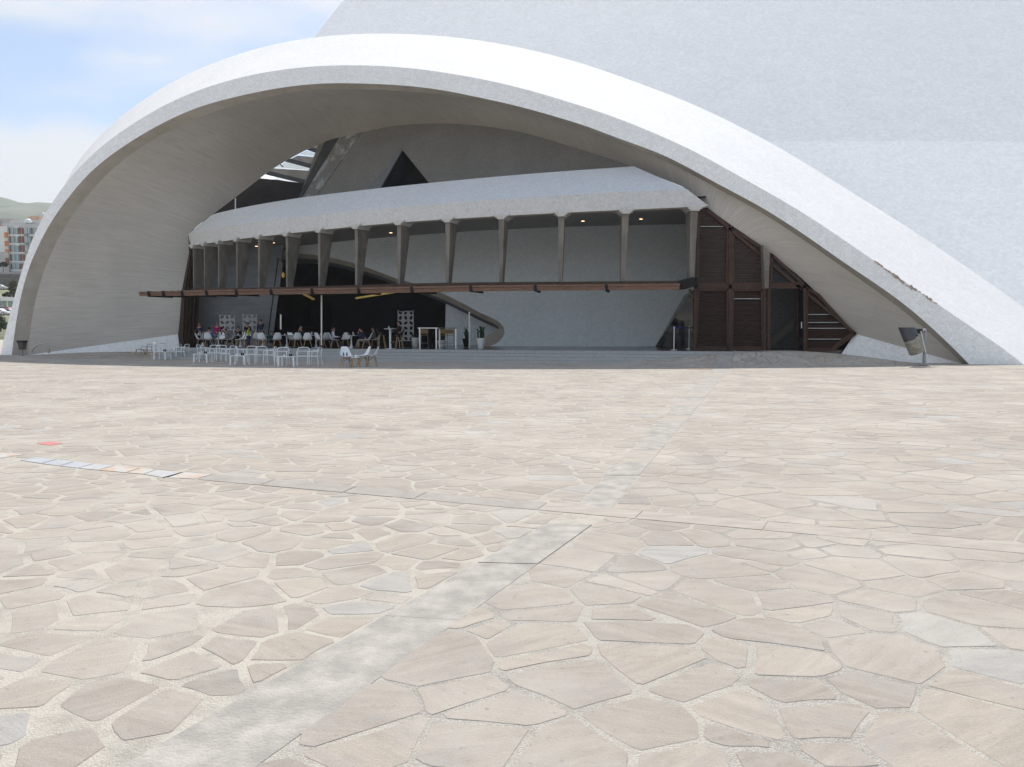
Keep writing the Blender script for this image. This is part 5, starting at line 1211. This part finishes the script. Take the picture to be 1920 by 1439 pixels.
    for i in range(8):
        th = R(4 + i * (17 if longhair else 14)); w_ = 360 if i <= 3 else 225
        rows_.append([Vector((math.sin(th) * .094 * math.cos(p_), hy_ + math.sin(th) * .106 * math.sin(p_), hz_ + .012 + .098 * math.cos(th) * (1.35 if math.cos(th) < 0 else 1))) for p_ in [R(270 - w_ / 2 + w_ * k / 13) for k in range(14)]])
    mb.grid(rows_).build('hair', hair, root, smooth=True)
    for sx in (-1, 1):
        y_, z_ = up(.098, .685); MB().lathe([(.0, -.01), (.011, 0), (0, .01)], 6, (sx * .033, y_, z_), capb=False, capt=False).build('eye', M_BLACK, root)
    return root
H_BLK, H_BRN, H_BLD, H_GRY = cm('black_hair', (.012, .010, .010)), cm('brown_hair', (.06, .03, .018)), cm('fair_hair', (.36, .25, .14)), cm('grey_hair', (.22, .21, .20))
NAVY, DKG, JEAN, BLKC = cm('navy_cloth', (.03, .04, .085)), cm('dark_grey_cloth', (.035, .035, .04)), cm('denim_cloth', (.03, .06, .14)), cm('black_cloth', (.012, .012, .014))
person('fair haired older man in a dark jacket at the left end of the tables', plat(375.5, 4.0), FACE_CAM - .2, 'stand', NAVY, BLKC, H_BLD, 1.55, .12, ('hold', 'hold'))
person('seated person in pale grey with brown hair at the far left of the terrace', plat(377, 1.3), FACE_R + .2, 'sit', cm('pale_grey_cloth', (.42, .44, .48)), NAVY, H_BRN, 1.5, .35)
person('seated person in a bright blue shirt with black hair, back towards the plaza', plat(392.5, 1.1), FACE_AWAY, 'sit', cm('blue_shirt_cloth', (.12, .22, .46)), JEAN, H_BLK, 1.66, .12)
person('blonde woman standing in a dark coat with a magenta top and jeans', plat(409, 3.6), FACE_CAM + .1, 'stand', cm('magenta_cloth', (.36, .02, .13)), JEAN, H_BLD, 1.58, .08, ('hold', 'down'), longhair=True)
person('dark haired person in black half hidden behind the blonde woman', plat(416, 5.2), FACE_CAM, 'stand', BLKC, BLKC, H_BLK, 1.62, .05, ('down', 'down'), longhair=True)
person('brown haired person in a grey top slouched on a chair leaning left', plat(432, 1.2), FACE_L + .3, 'sit', cm('mid_grey_cloth', (.17, .18, .19)), BLKC, H_BRN, 1.62, .42)
person('seated person in a black coat behind the table between the two screens', plat(447, 4.0), FACE_CAM, 'sit', BLKC, BLKC, H_BLK, 1.75, .0)
person('dark haired woman in black standing right behind the child in lime green', plat(465, 4.4), FACE_CAM + .2, 'stand', BLKC, BLKC, H_BLK, 1.60, .06, ('hold', 'hold'), longhair=True)
person('child standing in a lime green sweater and dark trousers', plat(466.5, .5), FACE_R, 'stand', cm('lime_cloth', (.36, .56, .02)), NAVY, H_BRN, 1.28, .05, ('hold', 'hold'))
person('tall dark haired man standing in a navy jacket behind the tables', plat(490, 3.6), FACE_CAM - .1, 'stand', NAVY, BLKC, H_BLK, 1.78, .04, ('face', 'down'))
person('seated child in a teal sweater with brown hair', plat(509, 2.2), FACE_CAM + .8, 'sit', cm('teal_cloth', (.015, .10, .10)), BLKC, H_BRN, 1.35, .1)
person('grey haired man in navy seated and bowed over the table, facing left', plat(569, 1.6), FACE_L, 'sit', NAVY, BLKC, H_GRY, 1.75, .22, ('table', 'face'))
person('man in a white shirt seated with one arm raised behind his head', plat(625, 1.2), FACE_R + .1, 'sit', cm('white_shirt_cloth', (.66, .65, .74)), NAVY, H_BLK, 1.66, .0, ('head', 'table'))
person('man in a dark jacket and beige trousers seated facing left, hand to his face', plat(686, 1.1), FACE_L + .15, 'sit', NAVY, cm('beige_cloth', (.28, .22, .17)), H_BLK, 1.72, .45, ('face', 'table'))
person('person in a green grey coat seated just behind the dark jacket man', plat(704, 2.5), FACE_L + .3, 'sit', cm('olive_grey_cloth', (.11, .12, .10)), DKG, H_BRN, 1.68, .2)
person('person in dark clothes sitting on the tall stool right of the bar table', plat(750, 1.0), FACE_L, 'stool', cm('dark_brown_cloth', (.03, .022, .022)), BLKC, H_BRN, 1.66, .08)
# ================================================================== FAR LEFT: HILLSIDE, HOUSES, CARS, TREES
def fx(px, Y): return (px - CX) / FPX * Y
def zz(py, Y): return P(960, py, Y).z
M_EARTH = mat('dry_bank_earth', (.34, .32, .24), .95, .35, .08, col2=(.15, .19, .08), detail=8)
prof = [(149, -.05), (150, .9), (157, 1.5), (160, 3.2), (163, 4.9), (172, 5.0), (176, 6.5), (186, 6.9), (196, 10.6), (206, 12.0), (214, 13.2), (262, 13.4)]
rowsh = []
for Y, z in prof: rowsh.append([Vector((x, Y + 2 * noise.noise(Vector((x * .02, Y, 0))), z + .35 * noise.noise(Vector((x * .05, Y * .1, 3))))) for x in range(-330, -55, 8)])
o = MB().grid(rowsh).build('hillside', M_EARTH, smooth=True); tag(o, 'stepped dry bank rising beyond the plaza at the left', kind='structure')
rowsh = []
M_HILL = mat('scrubby_hill', (.20, .21, .15), .95, .4, .012, col2=(.09, .13, .07), detail=9, bump=.0)
ridge = [(-1500, 330), (-900, 340), (-500, 350), (-200, 362), (-60, 373), (0, 378), (20, 380.5), (50, 384.5), (60, 388), (78, 387.5), (95, 387), (140, 392), (300, 410), (700, 440), (1400, 470), (2200, 490)]
hp_ = cat_rom(ridge, 160)
for i in range(12):
    t = i / 11; Y = 900 + 900 * t; row = []
    for p in hp_:
        zt = zz(p[1], 1800) * (math.sin(t * math.pi / 2) ** 1.3); nx = noise.noise(Vector((p[0] * .02, t * 4, 0))) * 24 * math.sin(t * math.pi); row.append(Vector((fx(p[0], 1800) * (.62 + .38 * t), Y, max(-5, zt + nx) if i else -5)))
    rowsh.append(row)
o = MB().grid(rowsh).build('hill', M_HILL, smooth=True); tag(o, 'pale green hazy hill ridge behind the apartment houses', kind='structure')
# nearer dark knoll with houses
hp_ = cat_rom([(-700, 400), (-300, 410), (-80, 424), (0, 421), (8, 415), (18, 411.5), (35, 412.5), (60, 418), (100, 425), (220, 440), (500, 470)], 90); rowsh = []
for i in range(7):
    t = i / 6; Y = 420 + 180 * t; rowsh.append([Vector((fx(p[0], 600) * (.7 + .3 * t), Y, zz(p[1], 600) * math.sin(t * math.pi / 2) - 2 * (1 - t))) for p in hp_])
o = MB().grid(rowsh).build('knoll', mat('grey_rocky_knoll', (.17, .16, .15), .95, .35, .04)); tag(o, 'grey rocky knoll just behind the apartment houses', kind='structure')
M_BW = mat('white_render', (.80, .79, .76), .8, .05, .4); M_BB = mat('beige_render', (.52, .50, .46), .8, .08, .4); M_BG = mat('grey_render_facade', (.60, .59, .58), .8, .08, .4)  # grey facade paled in its own colour in place of thicker haze
M_ORG = mat('orange_shutter', (.72, .26, .07), .7, .15, 2); M_BRN = mat('brown_red_blind', (.26, .12, .09), .7, .2, 2); M_ROOFR = mat('roof_tile_red', (.40, .16, .10), .8, .2, 2)  # brown red blind paled in its colour to stand for haze
def bld_box(nm, m, parent, x0, x1, y0, y1, Y, dep):
    a, b = fx(x0, Y), fx(x1, Y); z1, z0 = zz(y0, Y), zz(y1, Y)
    return MB().box(((a + b) / 2, Y + dep / 2, (z0 + z1) / 2), (b - a, dep, z1 - z0)).build(nm, m, parent)
YB = 230
wb = empty('white_building', (fx(0, YB), YB, 13), label='plain white apartment block with orange shutters on its right edge', cat='building')
wb.location = (0, 0, 0)
bld_box('wall', M_BW, wb, -60, 24, 424.5, 473, YB, 14); bld_box('lower_wall', M_BB, wb, -60, 24, 473.3, 516, YB - .4, 14.4)
bld_box('parapet', M_ROOFR, wb, -60, 8, 421.5, 424.2, YB + .2, 2)
for k, (y0, y1) in enumerate(((436, 446.5), (452, 462), (467.5, 476.5), (484, 498))):
    f = bld_box('window', M_ORG if k < 3 else M_BRN, wb, 18, 23.6, y0, y1, YB - (.15 if k < 3 else .55), .3); bld_box('sill', M_BW, f, 17.5, 24, y1 + .2, y1 + 1.0, YB - .7, .6)
ab = empty('apartment_block', (0, 0, 0), label='grey five storey apartment block with teal windows and brown blinds', cat='building')
bld_box('wall', M_BG, ab, 24.3, 110, 420, 512, YB + .5, 14)
bld_box('penthouse', mat('peach_render', (.62, .42, .30), .8, .1, 1), ab, 66, 84, 405, 414, YB + 4, 5); bld_box('penthouse_side', M_BB, ab, 61, 65.8, 407, 414, YB + 4.2, 5)
for y in (411, 422.8):
    pass
bld_box('roof_setback', M_BG, ab, 30, 110, 413.5, 419.8, YB + 3, 8)
o = MB().lathe([(1.0 * math.cos(R(a)), 1.0 * math.sin(R(a))) for a in range(-20, 90, 15)], 14, (fx(55.5, YB), YB + 2, zz(415, YB))).build('satellite_dome', M_WHITE, ab, smooth=True)
o = MB().lathe([(.45 * math.cos(R(a)), .45 * math.sin(R(a))) for a in range(-60, 90, 15)], 12, (fx(84.5, YB), YB + 2, zz(399.5, YB))).build('satellite_dome', M_WHITE, ab, smooth=True)
for fl_, (y0, y1) in enumerate(((427.5, 439), (444, 455.5), (461, 472.5), (477.5, 489), (495, 505))):
    s_ = fl_ * .2
    bld_box('floor_band', M_BW, ab, 26 + s_, 92, y1 + 1, y1 + 3.2, YB + .15, .6)
    for x0, x1, mm in ((26.8 + s_, 28.8 + s_, M_BRN), (31 + s_, 35.6 + s_, M_BGLASS), (37.5 + s_, 43.3 + s_, M_BGLASS), (43.6 + s_, 48.6 + s_, M_BRN), (50.5 + s_, 53.8 + s_, M_BRN), (60.5, 66.5, M_BGLASS), (68, 70, M_BRN), (72, 78, M_BGLASS)):
        f = bld_box('window', mm, ab, x0, x1, y0, y1, YB + .3, .3)
        if mm is M_BGLASS: bld_box('window_frame', M_BW, f, (x0 + x1) / 2 - .3, (x0 + x1) / 2 + .3, y0, y1, YB + .22, .1)
    if fl_ < 3: bld_box('bay', M_BW, ab, 38 + s_, 44 + s_, y0 - 3.2, y0 - .4, YB - .5, .9)
    bld_box('balcony', M_STEEL, ab, 54 + s_, 59.5, y1 - 1, y1 + 3, YB - .8, 1.2)
# retaining wall with railing
rw = empty('retaining_wall', (0, 0, 0), label='dark grey retaining wall with a metal railing below the apartment houses', cat='wall')
bld_box('wall', mat('dark_basalt_wall', (.16, .155, .15), .9, .3, 1.5), rw, -140, 60, 518, 538, 214.5, 3)
bld_box('coping', M_BG, rw, -140, 60, 511, 513.4, 217.5, 20)
mb = MB()
for k in range(90): x = fx(-140 + k * 2.2, 214.3); mb.bar((x, 214.3, zz(518, 214.3)), (x, 214.3, zz(511.5, 214.3)), .08, .08)
mb.bar((fx(-140, 214.3), 214.3, zz(511.5, 214.3)), (fx(60, 214.3), 214.3, zz(511.5, 214.3)), .1, .1); o = mb.build('railing', M_STEEL, rw)
def car(label, x, Y, z, rz, col, h=1.5, ln=4.3):
    root = empty('parked_car', (x, Y, z), rz, label=label, cat='car', group='cars parked beyond the plaza')
    m = mat('car_paint_' + label.split()[0], col, .3, .04, 3, spec=.6, coat=.5)
    pr = [(-ln / 2, .35), (-ln / 2, .75), (-ln / 2 + .15, .92), (-ln * .25, h - .05), (-ln * .05, h), (ln * .14, h - .04), (ln * .30, .95), (ln / 2 - .15, .82), (ln / 2, .6), (ln / 2, .35)]
    o = MB().prism([Vector((a, -.82, b)) for a, b in pr], Vector((0, 1.64, 0))).build('body', m, root)
    bv = o.modifiers.new('Bevel', 'BEVEL'); bv.width = .07; bv.segments = 2
    for sy in (-1, 1):
        w_ = [(-ln * .33, .98), (-ln * .235, h - .15), (-ln * .04, h - .10), (ln * .12, h - .14), (ln * .24, .98)]
        MB().prism([Vector((a, sy * .835, b)) for a, b in w_], Vector((0, -sy * .03, 0))).build('side_window', M_GLASSC, root)
        for wx_ in (-ln * .31, ln * .31):
            t_ = MB().lathe([(.2, -.1), (.33, -.1), (.33, .1), (.2, .1)], 16, (wx_, sy * .78, .33), rot=Matrix.Rotation(R(90), 3, 'X')).build('tyre', M_BLACK, root); MB().lathe([(.2, -.104), (.2, .104)], 10, (wx_, sy * .78, .33), rot=Matrix.Rotation(R(90), 3, 'X')).build('rim', M_CHROME, t_)
    for sy in (-.6, .6): MB().box((ln / 2 - .02, sy, .68), (.08, .3, .14)).build('headlight', M_WHITE, root)
    return root
M_GLASSC = mat('car_glass', (.03, .04, .05), .1, .2, 3, spec=.7)
car('white hatchback parked at the left edge behind the bush', fx(1, 164), 164, 4.95, 0.05, (.75, .76, .78))
car('silver white car parked beside the arch edge beyond the plaza', fx(14.5, 168), 168, 4.98, R(182), (.62, .64, .66))
car('red car parked behind the two pale cars', fx(14, 172), 172, 5.35, R(178), (.45, .04, .04), 1.6)
car('silver car on the upper street below the retaining wall', fx(4.5, 211), 211, zz(537.5, 211) - .95, R(3), (.6, .6, .6))
pv = empty('glass_pavilion', (0, 0, 0), label='low pavilion with a white flat roof and pale green glass wall', cat='building')
bld_box('roof', M_BW, pv, -60, 18.5, 557, 564.5, 178, 8); gl = bld_box('glass_wall', mat('green_tinted_glass', (.30, .42, .36), .15, .2, .5, spec=.6), pv, -60, 16.5, 565, 580, 178.6, 6)
for x in (-8, 0, 8, 16.8): bld_box('mullion', M_BW, gl, x, x + .7, 565, 580, 178.4, .3)
def tree(nm, label, x, Y, zb, h, cr_, m, seed, trunk_h=None, nclump=26, leaf=.35, group=None):
    rt_ = random.Random(seed); root = empty(nm, (x, Y, zb), label=label, cat='tree' if trunk_h else 'bush', group=group)
    th_ = trunk_h or h * .1; mt = mat('grey_bark', (.10, .075, .055), .9, .3, 5)
    mb = MB(); mb.tube([(0, 0, -.5), (.1, 0, th_), (.05, .1, h * .7)], h * .035, 7, r2=h * .012)
    for k in range(5): a = k * 1.3 + rt_.random(); mb.tube([(0, 0, th_ * .8), (math.cos(a) * cr_ * .4, math.sin(a) * cr_ * .4, th_ + (h - th_) * .4), (math.cos(a) * cr_ * .75, math.sin(a) * cr_ * .75, th_ + (h - th_) * .65)], h * .018, 5, r2=h * .006)
    mb.build('trunk', mt, root)
    mb = MB()
    for c_i in range(nclump):
        a = rt_.uniform(0, 6.28); u = rt_.random() ** .5; zc = th_ + (h - th_) * rt_.uniform(.12, .95); lim = math.sin(math.pi * min(1, max(.1, (zc - th_) / (h - th_) * .85 + .12))) ; cc = Vector((math.cos(a) * cr_ * u * lim, math.sin(a) * cr_ * u * lim, zc)); rr = cr_ * rt_.uniform(.18, .38)
        for l in range(70):
            v = Vector((rt_.gauss(0, 1), rt_.gauss(0, 1), rt_.gauss(0, .8))).normalized() * rr * rt_.uniform(.6, 1.05); p = cc + v
            d1 = Vector((rt_.gauss(0, 1), rt_.gauss(0, 1), rt_.gauss(0, 1))).normalized() * leaf; d2 = Vector((rt_.gauss(0, 1), rt_.gauss(0, 1), rt_.gauss(0, 1))).normalized() * leaf * .6
            mb.add([p - d1, p + d2, p + d1, p - d2], [(0, 1, 2, 3)])
    o = mb.build('crown', m, root, recalc=False); return root
M_LG = mat('bush_leaves', (.075, .13, .03), .8, .5, .8, col2=(.03, .06, .02)); M_LY = mat('olive_leaves', (.13, .13, .045), .8, .5, .6, col2=(.06, .07, .03)); M_LD = mat('dark_leaves', (.05, .07, .03), .8, .5, .6)
for k, (px, Y, yb, yt, w_, m, lab) in enumerate(((3, 153, 622, 592, 12, M_LG, 'bright green bush at the left edge of the photo, below the parked cars'), (-24, 154, 622, 596, 16, M_LG, 'green bush beyond the left edge of the frame'),)):
    tree('bush', lab, fx(px, Y), Y, zz(yb, Y) - .2, (yb - yt) / FPX * Y, w_ / FPX * Y, m, 20 + k, None, 34, .22)
tree('street_tree', 'tall tree with olive yellow top right beside the arch edge', fx(31, 190), 190, zz(580, 190), 52 / FPX * 190, 9.5 / FPX * 190, M_LY, 5, 2.2, 34, .3)
tree('street_tree', 'lower dark tree just left of the olive one behind the pavilion', fx(18, 192), 192, zz(575, 192), 25 / FPX * 192, 8 / FPX * 192, M_LD, 8, 1.2, 26, .28)
tree('palm_tree', 'small palm in front of the white building', fx(13, 226), 226, zz(508, 226), 16 / FPX * 226, 6 / FPX * 226, M_LD, 9, 1.2, 14, .3)
kb = bld_box('low_wall', M_BB, None, -160, 12, 623, 626.5, 148.5, .5); tag(kb, 'low beige wall along the road at the far left', 'wall')
# ------------------------------------------------------------------ air
hz_m = bpy.data.materials.new('haze'); hz_m.use_nodes = True; t = hz_m.node_tree; t.nodes.clear()
pvn = N(t, 'ShaderNodeVolumePrincipled', in_Density=.00022); pvn.inputs['Color'].default_value = (.93, .96, 1, 1); pvn.inputs['Anisotropy'].default_value = .3
om = N(t, 'ShaderNodeOutputMaterial'); L(t, pvn.outputs[0], om.inputs['Volume'])
hb_ = MB().box((0, 2900, 215), (8600, 6600, 434)).build('haze', hz_m); tag(hb_, 'thin pale sea haze over the whole scene', kind='stuff')
print('objects', len(bpy.data.objects))
